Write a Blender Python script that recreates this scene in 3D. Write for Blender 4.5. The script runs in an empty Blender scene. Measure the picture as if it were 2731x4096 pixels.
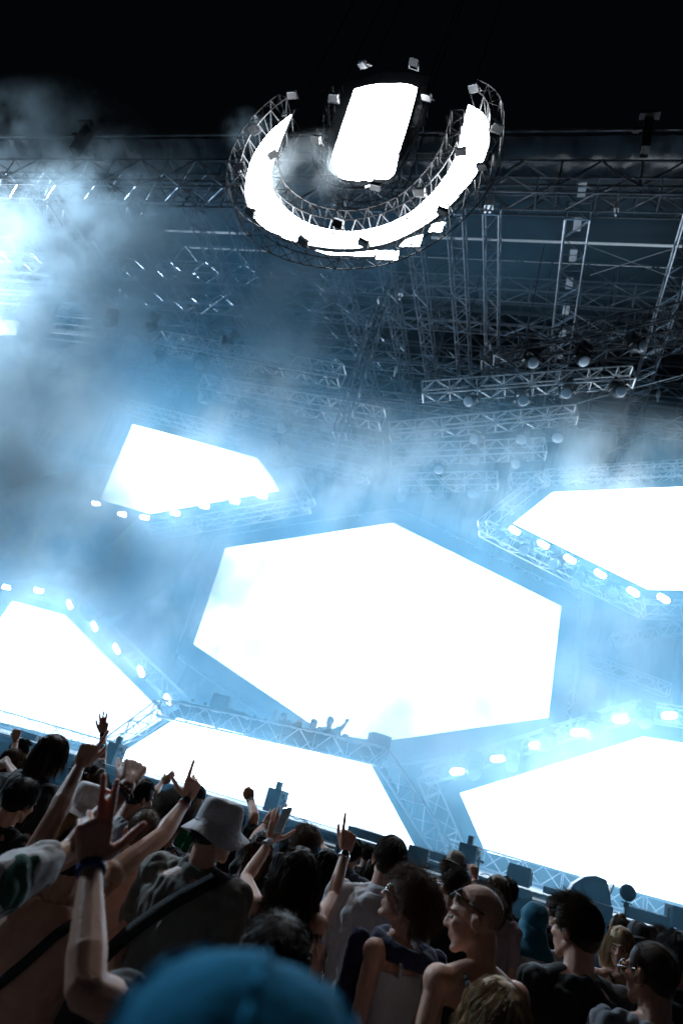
import bpy, bmesh, math, random
import numpy as np
from mathutils import Vector, Matrix, noise

# ------------------------------------------------------------------ camera, world, exposure
sc = bpy.context.scene
EYE = np.array([0.0, 0.0, 1.95])                       # the photographer's raised camera
FWD = np.array([-0.28435931, 0.87394858, 0.39414929])  # optical axis (x = along the stage, y = into the stage, z = up)
RGT = np.array([0.94706663, 0.19216628, 0.25717099])
DWN = np.array([0.14901202, 0.4464146, -0.88233181])
# make the basis exactly orthonormal
FWD = FWD / np.linalg.norm(FWD)
RGT = RGT - FWD * RGT.dot(FWD); RGT = RGT / np.linalg.norm(RGT)
DWN = np.cross(FWD, RGT); 
PW, PH, FL = 2731.0, 4096.0, 2731.0

cam_data = bpy.data.cameras.new('camera')
cam = bpy.data.objects.new('camera', cam_data)
sc.collection.objects.link(cam)
cam_data.sensor_fit = 'VERTICAL'
cam_data.sensor_height = 36.0
cam_data.sensor_width = 24.0
cam_data.lens = 36.0 * FL / PH
cam_data.clip_start = 0.05
cam_data.clip_end = 600
cam_data.dof.use_dof = True
cam_data.dof.focus_distance = 5.0
cam_data.dof.aperture_fstop = 2.4
M = Matrix.Identity(4)
for i in range(3):
    M[i][0] = RGT[i]; M[i][1] = -DWN[i]; M[i][2] = -FWD[i]; M[i][3] = EYE[i]
cam.matrix_world = M
sc.camera = cam

world = bpy.data.worlds.new('World')
sc.world = world
world.use_nodes = True
bg = world.node_tree.nodes['Background']
bg.inputs['Color'].default_value = (0.3, 0.42, 0.55, 1)     # clear night sky, nearly black
bg.inputs['Strength'].default_value = 0.003

sc.view_settings.view_transform = 'Standard'
sc.view_settings.look = 'None'
sc.view_settings.exposure = 0.0
sc.view_settings.gamma = 1.0
sc.cycles.use_denoising = True
sc.cycles.use_adaptive_sampling = True
sc.cycles.adaptive_threshold = .05
sc.cycles.max_bounces = 5
sc.cycles.diffuse_bounces = 2
sc.cycles.glossy_bounces = 2
sc.cycles.transmission_bounces = 2
sc.cycles.volume_bounces = 2
sc.cycles.transparent_max_bounces = 16
sc.cycles.volume_step_rate = 1.0
sc.cycles.volume_max_steps = 64
sc.cycles.sample_clamp_indirect = 4.0
sc.cycles.sample_clamp_direct = 0.0

# ------------------------------------------------------------------ pixel -> place helpers
def ray(u, v):
    """direction through photo pixel (u, v); length 1 along the optical axis"""
    return FWD + RGT * ((u - PW / 2) / FL) + DWN * ((v - PH / 2) / FL)
def PD(u, v, z):
    return EYE + ray(u, v) * z
def PY(u, v, Y):
    w = ray(u, v); return EYE + w * (Y / w[1])
def PZ(u, v, Z):
    w = ray(u, v); return EYE + w * ((Z - EYE[2]) / w[2])
def px(p):
    q = np.array(p, float) - EYE; z = q.dot(FWD)
    return (PW / 2 + FL * q.dot(RGT) / z, PH / 2 + FL * q.dot(DWN) / z, z)
# coordinates read off the enlarged quarters of the photograph
def A1(x, y): return (x * .871, 2800 + y * .871)
def A2(x, y): return (1366 + x * .8705, 2800 + y * .8705)
def A3(x, y): return (x * .871, 200 + y * .871)
def A4(x, y): return (1366 + x * .8705, 200 + y * .8705)
def A5(x, y): return (x * .871, 1500 + y * .871)
def A6(x, y): return (1366 + x * .8705, 1500 + y * .8705)
def A7(x, y): return (900 + x * .7334, 200 + y * .7334)

# ------------------------------------------------------------------ materials
MATS = {}
def mat(name, color=(.5, .5, .5), rough=.6, metal=0.0, emit=None, strength=0.0, bump=0.0, bscale=60.0, vary=0.0, vscale=4.0, spec=.5, sss=0.0, sss_radius=(1, .3, .15), sss_scale=.01, sheen=0.0, stretch=None):
    if name in MATS: return MATS[name]
    m = bpy.data.materials.new(name); m.use_nodes = True
    nt = m.node_tree; b = nt.nodes['Principled BSDF']
    b.inputs['Base Color'].default_value = (*color, 1)
    b.inputs['Roughness'].default_value = rough
    b.inputs['Metallic'].default_value = metal
    b.inputs['Specular IOR Level'].default_value = spec
    if emit:
        b.inputs['Emission Color'].default_value = (*emit, 1)
        b.inputs['Emission Strength'].default_value = strength
    if sss:
        b.inputs['Subsurface Weight'].default_value = sss
        b.inputs['Subsurface Radius'].default_value = sss_radius
        b.inputs['Subsurface Scale'].default_value = sss_scale
    if sheen:
        b.inputs['Sheen Weight'].default_value = sheen
        b.inputs['Sheen Roughness'].default_value = .4
    tc = nt.nodes.new('ShaderNodeTexCoord')
    src = tc.outputs['Object']
    if stretch:
        mp = nt.nodes.new('ShaderNodeMapping'); mp.inputs['Scale'].default_value = stretch
        nt.links.new(src, mp.inputs['Vector']); src = mp.outputs['Vector']
    if vary:
        n = nt.nodes.new('ShaderNodeTexNoise'); n.inputs['Scale'].default_value = vscale; n.inputs['Detail'].default_value = 5
        nt.links.new(src, n.inputs['Vector'])
        r = nt.nodes.new('ShaderNodeValToRGB')
        r.color_ramp.elements[0].position = .3; r.color_ramp.elements[1].position = .7
        r.color_ramp.elements[0].color = (*[c * (1 - vary) for c in color], 1)
        r.color_ramp.elements[1].color = (*[min(1, c * (1 + vary)) for c in color], 1)
        nt.links.new(n.outputs['Fac'], r.inputs['Fac'])
        nt.links.new(r.outputs['Color'], b.inputs['Base Color'])
    if bump:
        n = nt.nodes.new('ShaderNodeTexNoise'); n.inputs['Scale'].default_value = bscale; n.inputs['Detail'].default_value = 4
        nt.links.new(src, n.inputs['Vector'])
        bp = nt.nodes.new('ShaderNodeBump'); bp.inputs['Strength'].default_value = bump; bp.inputs['Distance'].default_value = .02
        nt.links.new(n.outputs['Fac'], bp.inputs['Height'])
        nt.links.new(bp.outputs['Normal'], b.inputs['Normal'])
    MATS[name] = m
    return m

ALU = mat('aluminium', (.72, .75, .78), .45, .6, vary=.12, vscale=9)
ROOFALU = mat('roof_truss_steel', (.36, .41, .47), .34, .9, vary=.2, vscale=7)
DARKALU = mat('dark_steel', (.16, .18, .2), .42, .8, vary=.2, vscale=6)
SIGNT = mat('sign_truss_black', (.006, .007, .009), .5, .0, spec=.3)
BLACK = mat('black_metal', (.03, .033, .036), .45, .1, vary=.25, vscale=8)
BLACKP = mat('black_plastic', (.025, .027, .03), .35)
LED = mat('led_panel', (.1, .1, .1), .5, emit=(.78, .89, 1.0), strength=9.5)
LED_U = mat('led_panel_sign', (.1, .1, .1), .5, emit=(.9, .95, 1.0), strength=48)
BORDER = mat('screen_border', (.02, .025, .03), .55, vary=.3, vscale=3)
BLIND = mat('blinder_glow', (.8, .8, .8), .4, emit=(.92, .97, 1.0), strength=170)
STRIP = mat('glow_strip', (.8, .8, .8), .4, emit=(.7, .86, 1.0), strength=.4)
WHITEP = mat('pale_casing', (.62, .64, .66), .4, vary=.1, vscale=12)
LENS = mat('lens_glass', (.45, .48, .52), .38, .1)
ROOFM = mat('roof_sheet', (.018, .022, .028), .5, bump=.4, bscale=2.0, vary=.3, vscale=.6)
FASCIA = mat('glossy_sheeting', (.014, .017, .022), .24, bump=.5, bscale=3.0, stretch=(2.2, 1, .35))
CURTAIN = mat('back_curtain', (.045, .055, .07), .7, bump=.6, bscale=2.5, stretch=(3, 1, .15), vary=.4, vscale=1.0)
DECKM = mat('deck_surface', (.12, .14, .16), .35, bump=.1, bscale=30, vary=.25, vscale=3)
SKIRT = mat('deck_skirt', (.05, .07, .085), .6, vary=.3, vscale=2.0)
GROUND = mat('ground_matting', (.07, .07, .072), .8, bump=.4, bscale=8, vary=.35, vscale=1.5)

# ------------------------------------------------------------------ mesh builder
ORG = {}
class MB:
    def __init__(self): self.v = []; self.f = []; self.n = 0
    def add(self, vs, fs):
        o = self.n
        self.v.append(np.asarray(vs, float).reshape(-1, 3))
        self.f.extend([tuple(i + o for i in f) for f in fs])
        self.n += len(vs)
    def tube(self, p, q, r, n=5, r2=None, cap=True):
        p = np.asarray(p, float); q = np.asarray(q, float); d = q - p; L = np.linalg.norm(d)
        if L < 1e-6: return
        d = d / L; a = np.array([0, 0, 1.]) if abs(d[2]) < .9 else np.array([1., 0, 0])
        x = np.cross(d, a); x /= np.linalg.norm(x); y = np.cross(d, x)
        r2 = r if r2 is None else r2
        t = np.arange(n) * 2 * math.pi / n
        ring = np.outer(np.cos(t), x) + np.outer(np.sin(t), y)
        vs = np.vstack([p + ring * r, q + ring * r2])
        fs = [(i, (i + 1) % n, n + (i + 1) % n, n + i) for i in range(n)]
        if cap: fs += [tuple(range(n))[::-1], tuple(range(n, 2 * n))]
        self.add(vs, fs)
    def path(self, pts, r, n=6):
        for a, b in zip(pts[:-1], pts[1:]): self.tube(a, b, r, n)
    def box(self, c, s, ax=None):
        c = np.asarray(c, float); s = np.asarray(s, float) / 2
        if ax is None: ax = np.eye(3)
        ax = np.asarray(ax, float)
        vs = [c + ax[0] * s[0] * i + ax[1] * s[1] * j + ax[2] * s[2] * k for i in (-1, 1) for j in (-1, 1) for k in (-1, 1)]
        self.add(vs, [(0, 1, 3, 2), (4, 6, 7, 5), (0, 4, 5, 1), (2, 3, 7, 6), (0, 2, 6, 4), (1, 5, 7, 3)])
    def prism(self, pts, off):
        """closed prism: polygon pts (3-D) swept by the vector off"""
        pts = np.asarray(pts, float); n = len(pts); off = np.asarray(off, float)
        vs = np.vstack([pts, pts + off])
        self.add(vs, [tuple(range(n))[::-1], tuple(range(n, 2 * n))] + [(i, (i + 1) % n, n + (i + 1) % n, n + i) for i in range(n)])
    def lathe(self, c, ax, prof, n=16):
        """prof: list of (distance along ax, radius)"""
        c = np.asarray(c, float); d = np.asarray(ax, float); d /= np.linalg.norm(d)
        a = np.array([0, 0, 1.]) if abs(d[2]) < .9 else np.array([1., 0, 0])
        x = np.cross(d, a); x /= np.linalg.norm(x); y = np.cross(d, x)
        t = np.arange(n) * 2 * math.pi / n
        ring = np.outer(np.cos(t), x) + np.outer(np.sin(t), y)
        vs = np.vstack([c + d * h + ring * max(r, 1e-4) for h, r in prof])
        fs = []
        for k in range(len(prof) - 1):
            fs += [(k * n + i, k * n + (i + 1) % n, (k + 1) * n + (i + 1) % n, (k + 1) * n + i) for i in range(n)]
        fs += [tuple(range(n))[::-1], tuple(range((len(prof) - 1) * n, len(prof) * n))]
        self.add(vs, fs)
    def truss(self, p, q, s=.4, r=.02, bay=.5, side=None, n=5, dr=None):
        """four-chord lattice truss from p to q, s across"""
        p = np.asarray(p, float); q = np.asarray(q, float); d = q - p; L = np.linalg.norm(d); d /= L
        up = np.array([0, 0, 1.]) if side is None else np.asarray(side, float)
        if abs(d.dot(up)) > .95: up = np.array([0, 1., 0])
        x = np.cross(d, up); x /= np.linalg.norm(x); y = np.cross(x, d)
        dr = dr or r * .6
        cs = [x * s / 2 + y * s / 2, x * s / 2 - y * s / 2, -x * s / 2 - y * s / 2, -x * s / 2 + y * s / 2]
        for c in cs: self.tube(p + c, q + c, r, n)
        k = max(1, int(round(L / bay))); st = d * L / k
        for j in range(4):
            a, b = cs[j], cs[(j + 1) % 4]
            for i in range(k):
                if (i + j) % 2: self.tube(p + a + st * i, p + b + st * (i + 1), dr, 4, cap=False)
                else: self.tube(p + b + st * i, p + a + st * (i + 1), dr, 4, cap=False)
                if i % 2 == 0: self.tube(p + a + st * i, p + b + st * i, dr, 4, cap=False)
        for e in (p, q):
            for j in range(4): self.tube(e + cs[j], e + cs[(j + 1) % 4], r, n)
    def build(self, name, m, parent=None, smooth=False, org=None):
        me = bpy.data.meshes.new(name)
        v = np.vstack(self.v)
        if parent is not None: o0 = ORG[parent.name]
        else: o0 = np.zeros(3) if org is None else np.asarray(org, float)
        v = v - o0
        me.from_pydata(v.tolist(), [], self.f)
        me.materials.append(m)
        if smooth:
            me.polygons.foreach_set('use_smooth', [True] * len(me.polygons))
        me.update()
        ob = bpy.data.objects.new(name, me); sc.collection.objects.link(ob)
        if parent is not None: ob.parent = parent
        else: ob.location = o0.tolist()
        ORG[ob.name] = o0
        return ob

def tag(o, label=None, cat=None, group=None, kind=None):
    if label: o['label'] = label
    if cat: o['category'] = cat
    if group: o['group'] = group
    if kind: o['kind'] = kind
    return o
def empty(name, loc, label=None, cat=None, group=None):
    o = bpy.data.objects.new(name, None); sc.collection.objects.link(o)
    o.location = [float(c) for c in loc]; o.empty_display_size = .1
    ORG[o.name] = np.array(loc, float)
    return tag(o, label, cat, group)
def copy_tree(o, parent=None):
    c = o.copy(); sc.collection.objects.link(c); c.parent = parent
    for ch in list(o.children): copy_tree(ch, c)
    return c
def nrm(v):
    v = np.asarray(v, float); return v / max(1e-9, np.linalg.norm(v))
# ------------------------------------------------------------------ ground and deck
mb = MB(); mb.add([(-300, -120, 0), (300, -120, 0), (300, 400, 0), (-300, 400, 0)], [(0, 1, 2, 3)])
tag(mb.build('ground', GROUND), kind='structure')

DZ = 1.70                                              # deck height
deck = empty('stage_deck', (-5, 12, 0), 'long raised stage deck with dark blue grey front, under the bright screens', 'stage')
mb = MB(); mb.box((-5, 18.5, DZ - .06), (44, 13.0, .12)); mb.build('deck_top', DECKM, deck)
mb = MB(); mb.box((-5, 11.985, DZ - .02), (44, .03, .035)); mb.build('edge_trim', ALU, deck)
mb = MB(); mb.box((-5, 12.12, .78), (44, .05, 1.56)); mb.build('front_skirt', SKIRT, deck)
mb = MB()
for i in range(15): mb.box((-24 + i * 2.9, 12.06, .8), (.09, .07, 1.5))
mb.box((-5, 12.05, 1.2), (44, .07, .06)); mb.build('skirt_frame', DARKALU, deck)
mb = MB()
mb.box((-5, 11.7, .62), (40, .5, .06)); 
for i in range(27): mb.box((-24.5 + i * 1.5, 11.7, .3), (.06, .4, .6))
mb.build('service_shelf', DARKALU, deck)

# base trusses standing on the deck behind the gear
for a, b, lab in ((( -22, 17.2), (-8.4, 17.2), 'low horizontal truss on the deck under the lower left screen'), ((-1.0, 17.2), (11, 17.2), 'low horizontal truss on the deck under the lower right screen')):
    mb = MB(); mb.truss((a[0], a[1], DZ + .24), (b[0], b[1], DZ + .24), .38, .02, .42)
    tag(mb.build('base_truss', ALU, org=((a[0] + b[0]) / 2, a[1], DZ)), lab, 'truss')

# ------------------------------------------------------------------ screens
def display(name, P, m, parent, depth=.12):
    P = np.asarray(P, float); mb = MB(); n = len(P)
    mb.add(P, [tuple(range(n))]); ob = mb.build(name, m, parent)
    mb = MB(); mb.prism(P + (0, .012, 0), (0, depth, 0)); mb.build('casing', BORDER, parent)
    return ob
def inset(pts, k):
    """offset a planar polygon (all at the same Y) outward by k metres"""
    p = np.asarray(pts, float)[:, [0, 2]]; n = len(p); out = []
    area = sum(p[i][0] * p[(i + 1) % n][1] - p[(i + 1) % n][0] * p[i][1] for i in range(n))
    s = 1 if area > 0 else -1
    for i in range(n):
        a, b, c = p[i - 1], p[i], p[(i + 1) % n]
        d1 = (b - a) / np.linalg.norm(b - a); d2 = (c - b) / np.linalg.norm(c - b)
        n1 = np.array([d1[1], -d1[0]]) * s; n2 = np.array([d2[1], -d2[0]]) * s
        m = n1 + n2; m = m / max(.15, m.dot(m) / 2) 
        m = m * 0.5 * 2
        q = b + m * k * .5 * 2 / 2 * 1.0 if False else b + (n1 + n2) * k / max(.3, 1 + n1.dot(n2))
        out.append((q[0], pts[i][1], q[1]))
    return out
def ring_faces(mb, inner, outer, skip=()):
    n = len(inner)
    for i in range(n):
        if i in skip: continue
        j = (i + 1) % n
        mb.prism([inner[i], inner[j], outer[j], outer[i]], (0, .08, 0))
def screen(label, pts, Y, border=.3, truss_off=.55, skip=(), tsize=.4, depth=.0):
    P = [tuple(PY(u, v, Y)) for u, v in pts]
    c = np.mean(P, axis=0)
    root = empty('led_screen', (c[0], Y, c[2]), label, 'led screen')
    display('display', P, LED, root)
    O = inset(P, border)
    mb = MB(); ring_faces(mb, [(x, y + .13, z) for x, y, z in P], [(x, y + .13, z) for x, y, z in O], skip); mb.build('border', BORDER, root)
    T = inset(P, truss_off)
    for i in range(len(P)):
        if i in skip: continue
        a, b = np.array(T[i]), np.array(T[(i + 1) % len(P)])
        mb = MB(); mb.truss(a + (0, .1 + depth, 0), b + (0, .1 + depth, 0), tsize, .02, .45)
        mb.build('frame_truss', ALU, root)
    return root, P, T
TLp = [A5(610, 225), A5(1180, 380), A5(1243, 462), A5(1280, 532), A5(690, 638), A5(462, 572)]
screen('white lit polygon screen in a lattice frame, upper left, smallest of the hanging screens', TLp, 18, .28, .62)
CCp = [(902, 2192), (1571, 2091), (2243, 2425), (2191, 2870), (1531, 2965), (1300, 2933), (775, 2577)]
screen('huge white lit polygon screen at the centre behind the performers', CCp, 21, .5, .45, depth=.35)
TRp = [A6(968, 538), (3000, 1936), (3180, 2150), (3010, 2368), A6(1405, 986), A6(788, 682)]
screen('white lit polygon screen cut by the right picture edge, with a bright truss above it', TRp, 18, .26, .5)
BLp = [A5(57, 1037), A5(300, 1102), (700, 2897), (500, 3014), (0, 2887), (-330, 2800), (-230, 2830 - 60)]
BLp = [A5(57, 1037), A5(300, 1102), (690, 2890), (420, 2992), (0, 2887), (-240, 2830)]
screen('white lit lower left screen behind the waving crowd', BLp, 17.5, .25, .5)
BRp = [A2(543, 428), A2(1385, 168), (3100, 3034), (3130, 3722), (2731, 3618), A2(660, 697)]
screen('white lit lower right screen above the gear on the deck', BRp, 17.5, .3, .6)

# ------------------------------------------------------------------ performers' booth
Yb = 15.0
booth = empty('performer_booth', (-5, Yb, DZ), 'wide booth with a white lit front panel framed by trusses, performers on top', 'booth')
bp = [A1(815, 82), A2(135, 300), A2(352, 690), (560, 3075), (460, 3030)]
Pb = [PY(u, v, Yb) for u, v in bp]
Pb[2][2] = DZ + .02; Pb[3][2] = DZ + .02
display('display', Pb, LED, booth, .09)
mb = MB(); O = inset([tuple(p) for p in Pb], .22); ring_faces(mb, [tuple(p + (0, .11, 0)) for p in Pb], [(x, y + .11, z) for x, y, z in O], skip=(2,)); mb.build('border', BORDER, booth)
tA = PY(*A1(748, 42), Yb - .1); tB = PY(*A2(190, 262), Yb - .1); tC = PY(*A2(465, 690), Yb - .1); tD = PY(*A1(455, 262), Yb - .1)
for a, b in ((tA, tB), (tB, tC), (tA, tD)):
    mb = MB(); mb.truss(a, b, .38, .02, .38); mb.build('frame_truss', ALU, booth)
# riser behind and the table on it
zt = tA[2] + .17
mb = MB(); mb.box(((tA[0] + tB[0]) / 2, Yb + 1.6, zt - .62), (tB[0] - tA[0] + .3, 2.4, .1)); mb.build('riser_floor', BLACK, booth)
mb = MB()
for x in np.linspace(tA[0] + .1, tB[0] - .1, 6):
    for y in (Yb + .6, Yb + 2.6): mb.box((x, y, (DZ + zt - .6) / 2), (.08, .08, zt - .6 - DZ))
mb.build('riser_leg', DARKALU, booth)
mb = MB()
for x0, x1, h in ((-7.3, -6.6, .12), (-6.55, -5.7, .2), (-5.6, -4.5, .16), (-4.45, -3.6, .2), (-3.5, -2.75, .14)):
    mb.box(((x0 + x1) / 2, Yb + .2, zt + h / 2 - .02), (x1 - x0, .5, h + .04))
mb.build('table', BLACK, booth)
mb = MB()
rr = random.Random(4)
for i in range(14):
    x = -7.1 + i * .31 + rr.uniform(-.05, .05)
    mb.box((x, Yb + .15, zt + .2), (.05, .05, rr.uniform(.05, .12)))
mb.build('mixer_knobs', BLACKP, booth)

def speaker_box(c, s, rz, tilt, label, m=BLACK, name='stage_speaker'):
    R = np.array(Matrix.Rotation(rz, 3, 'Z') @ Matrix.Rotation(tilt, 3, 'Y'))
    ax = [R[:, 0], R[:, 1], R[:, 2]]
    root = empty(name, c, label, 'speaker')
    mb = MB(); mb.box(np.array(c) + ax[2] * s[2] / 2, s, ax); ob = mb.build('cabinet', m, root)
    b = ob.modifiers.new('b', 'BEVEL'); b.width = .015; b.segments = 2
    mb = MB(); mb.box(np.array(c) + ax[2] * s[2] / 2 - ax[1] * (s[1] / 2 + .004), (s[0] * .86, .012, s[2] * .86), ax); mb.build('grille', DARKALU, root)
    return root
p = PY(*A2(160, 235), Yb + .3); speaker_box((p[0], p[1], zt), (.42, .4, .5), .5, 0, 'square speaker turned on its corner at the right end of the booth')
p = PY(*A1(1000, 62), Yb + .6); speaker_box((p[0], p[1], zt - .1), (.42, .4, .62), .2, 0, 'hazy upright speaker at the left end of the booth')

# ------------------------------------------------------------------ roof
ZR = 17.54
roof = empty('stage_roof', (-5, 13, 17), 'high black stage roof with a grid of trusses beneath it', 'roof')
mb = MB()
nx, ny = 60, 20; vs = []; fs = []
for j in range(ny + 1):
    for i in range(nx + 1):
        x = -34 + 58 * i / nx; y = 13.0 + 17 * j / ny
        vs.append((x, y, 20.1 + .06 * math.sin(i * 1.3) * math.cos(j) + .02 * j))
for j in range(ny):
    for i in range(nx):
        a = j * (nx + 1) + i; fs.append((a, a + 1, a + nx + 2, a + nx + 1))
mb.add(vs, fs); mb.build('cover', ROOFM, roof, smooth=True)
# front sheet, hanging with folds
def sheet(x0, x1, z0, z1, y, amp, seed, fn=None):
    mb = MB(); nx, nz = 260, 10; vs = []; fs = []
    for j in range(nz + 1):
        for i in range(nx + 1):
            x = x0 + (x1 - x0) * i / nx; t = j / nz; z = z0 + (z1 - z0) * t
            w = amp * noise.noise(Vector((x * 1.7, z * .5, seed))) + amp * .5 * noise.noise(Vector((x * 5, z * 1.2, seed + 7)))
            vs.append((x, y + w, z + .05 * noise.noise(Vector((x * .5, 0, seed)))))
    for j in range(nz):
        for i in range(nx):
            a = j * (nx + 1) + i; fs.append((a, a + 1, a + nx + 2, a + nx + 1))
    mb.add(vs, fs); return mb
def under_sheet():
    mb = MB(); nx, ny = 420, 14; vs = []; fs = []
    for j in range(ny + 1):
        for i in range(nx + 1):
            x = -34 + 50 * i / nx; t = j / ny; y = 12.95 + 1.25 * t
            sag = -.10 * math.sin(math.pi * t) - .12 * t
            w = .05 * noise.noise(Vector((x * 1.1, t * 1.5, 3))) + .035 * noise.noise(Vector((x * 4.5, t * 2.2, 9))) + .012 * math.sin(x * 9 + 4 * noise.noise(Vector((x, 0, 1))))
            vs.append((x, y, 20.02 + sag + w))
    for j in range(ny):
        for i in range(nx):
            a = j * (nx + 1) + i; fs.append((a, a + 1, a + nx + 2, a + nx + 1))
    mb.add(vs, fs); return mb
under_sheet().build('edge_sheet', FASCIA, roof, smooth=True)
mb = MB(); mb.tube((-34, 12.9, 20.07), (16, 12.9, 20.22), .05, 6); mb.build('edge_pipe', DARKALU, roof)
for k, x in enumerate((-16.5, -9.7, -4.1, 1.0, 7)):
    mb = MB(); mb.box((x, 12.7, 19.6), (.22, .35, 1.15)); mb.box((x, 12.5, 20.2), (.5, .2, .12)); mb.box((x - .28, 12.6, 19.75), (.16, .1, .14)); mb.build('roof_bracket', BLACK, roof)
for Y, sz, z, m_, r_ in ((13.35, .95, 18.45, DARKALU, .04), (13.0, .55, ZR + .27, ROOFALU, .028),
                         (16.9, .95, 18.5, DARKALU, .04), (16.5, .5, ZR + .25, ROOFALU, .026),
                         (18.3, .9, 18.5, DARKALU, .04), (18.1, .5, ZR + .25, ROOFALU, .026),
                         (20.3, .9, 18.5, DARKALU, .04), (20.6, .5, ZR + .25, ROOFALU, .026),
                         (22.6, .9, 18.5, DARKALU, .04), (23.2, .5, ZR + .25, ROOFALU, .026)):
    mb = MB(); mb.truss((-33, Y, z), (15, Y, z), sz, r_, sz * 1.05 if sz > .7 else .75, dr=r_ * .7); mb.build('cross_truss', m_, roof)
for u, s_, z1 in ((183, .5, 24), (496, .5, 24), (758, .42, 20), (906, .42, 20), (1290, .45, 24), (1500, .4, 24), (1640, .4, 22), (1819, .45, 24), (1967, .42, 24), (2319, .62, 24), (2800, .5, 24)):
    p = PZ(u, 800, ZR)
    mb = MB(); mb.truss((p[0], 13.3, ZR + .0), (p[0], z1, ZR + .0), s_, .026, .6); mb.build('rafter_truss', ROOFALU, roof)
for (a, b) in ((A4(410, 862), A4(1568, 882)), (A4(270, 945), A4(1530, 975)), (A3(760, 830), A3(1140, 842)), (A3(830, 905), A3(1230, 920))):  # reflective gaps under the roof, their shine put in as emission
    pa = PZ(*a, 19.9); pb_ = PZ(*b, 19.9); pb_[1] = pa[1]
    mb = MB(); mb.box((pa + pb_) / 2, (abs(pb_[0] - pa[0]), .07 if a[1] < 1000 else .035, .04)); mb.build('glow_strip', STRIP, roof)
# small joints, clamps and motors hung on the roof trusses
rr = random.Random(11)
for k in range(22):
    Y = rr.choice((13.0, 13.0, 16.5, 18.1, 20.6)); x = rr.uniform(-20, 9)
    mb = MB(); z = ZR - .05 if Y == 13 else ZR
    mb.box((x, Y, z - .12), (.12, .14, .22)); mb.tube((x, Y, z), (x, Y, z + .6), .02, 5); mb.tube((x, Y, z - .22), (x, Y, z - .42), .035, 6)
    mb.build('chain_hoist', WHITEP if k % 3 == 0 else ALU, roof)
for k in range(9):
    mb = MB(); x = PZ(2319, 800, ZR)[0]; y = 13.0 + k * 1.1
    mb.box((x, y, ZR + .45), (.2, .45, .06)); mb.build('node_plate', WHITEP, roof)
# cable braces
mb = MB()
for a, b in ((A4(1105, 890), A4(1530, 1050)), (A4(1140, 1035), A4(1560, 900)), (A4(1050, 1200), A4(1250, 1330)), (A6(1080, 130), A6(1568, 0)), (A3(920, 1215), A3(1040, 1125)), (A6(1220, 360), A6(1560, 190))):
    mb.tube(PZ(*a, 17.2), PZ(*b, 17.2), .012, 4)
mb.build('bracing_cable', ALU, roof)
# back curtain and towers
mb = sheet(-34, 20, 1.8, 19.9, 25.5, .35, 9); tag(mb.build('back_curtain', CURTAIN), 'dark pleated curtain closing the back of the stage behind the trusses', 'curtain')
for x, y, lab in ((-25, 14, 'far left roof tower of dark lattice steel'), (14, 14, 'right roof tower of dark lattice steel outside the picture')):
    mb = MB(); mb.truss((x, y, 0), (x, y, 19.8), 1.2, .06, 1.2); tag(mb.build('roof_tower', DARKALU, org=(x, y, 0)), lab, 'tower')

# ------------------------------------------------------------------ flown lighting trusses
flown = []
def flown_truss(a, b, Y, s, label, lights=(), lab2='', bay=.36, m_=None):
    pa, pb_ = PY(*a, Y), PY(*b, Y + .2)
    mb = MB()
    mb.truss(pa, pb_, s, .022, bay, dr=.015)
    root = tag(mb.build('lighting_truss', m_ or ALU, org=(pa + pb_) / 2), label, 'truss', 'lighting trusses hung under the roof')
    # hanging chains
    mb = MB()
    for t in (.15, .85):
        mb = MB(); c = pa * (1 - t) + pb_ * t; mb.tube(c, (c[0], c[1], ZR), .012, 4); mb.build('chain', DARKALU, root)
    for q in range(2):
        mb = MB(); pts = []; n = 26
        for i in range(n + 1):
            t = i / n; sg = .07 * abs(math.sin(t * math.pi * (5 + 2 * q) + q)) + .02 * noise.noise(Vector((t * 9, q, pa[0])))
            pts.append(pa * (1 - t) + pb_ * t + np.array(((q - .5) * .05, (q - .5) * s * .8, -s / 2 - sg)))
        mb.path(pts, .013, 5); mb.build('power_cable', BLACKP, root)
    return pa, pb_
rowsR = [((A6(372, 78)), A6(1335, 8), 15.3, .42), (A6(222, 262), A6(1075, 182), 16.3, .4), (A6(226, 368), A6(933, 340), 17.6, .48), (A6(266, 496), A6(716, 486), 19, .45)]
namesR = ['right lighting truss with four hanging heads, second under the roof', 'right lighting truss just below the middle of the rig', 'right lighting truss third from the bottom of the rig at right', 'short lowest right lighting truss above the centre screen peak']
for (a, b, Y, s), nme in zip(rowsR, namesR): flown_truss(a, b, Y, s, nme)
rowsL = [(A3(740, 1340), A3(1568, 1500), 15.3, .5), (A5(935, 50), A5(1755, 205), 16.3, .5), (A5(1060, 205), A5(1750, 345), 17.6, .46), (A5(1255, 370), A5(1700, 465), 19, .42)]
namesL = ['left lighting truss highest of the sloping left rows', 'left sloping lighting truss, second row down through the smoke', 'left sloping lighting truss, third row down beside the small screen', 'short left lighting truss at the lower right corner of the small screen']
for (a, b, Y, s), nme in zip(rowsL, namesL): flown_truss(a, b, Y, s, nme)
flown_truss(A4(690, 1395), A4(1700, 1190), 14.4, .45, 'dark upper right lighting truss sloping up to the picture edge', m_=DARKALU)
flown_truss((1359, 1742), (1533, 1205), 15.6, .34, 'steep pale truss leaning through the smoke below the hanging sign', bay=.36, m_=ROOFALU)
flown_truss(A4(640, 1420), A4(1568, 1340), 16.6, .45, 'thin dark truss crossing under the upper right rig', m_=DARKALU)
flown_truss(A6(775, 490), A6(945, 478), 20, .4, 'very short truss left of the bright right screen frame')
flown_truss(A6(1000, 460), A6(1700, 420), 20.5, .4, 'faint far truss just above the right screen frame')
flown_truss(A6(1240, 1225), A6(1568, 1160), 21, .35, 'faint truss in blue smoke under the right screen')
flown_truss(A6(1120, 1310), A6(1500, 1450), 21, .35, 'faint sloping truss in pale smoke beside the centre screen')
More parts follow.
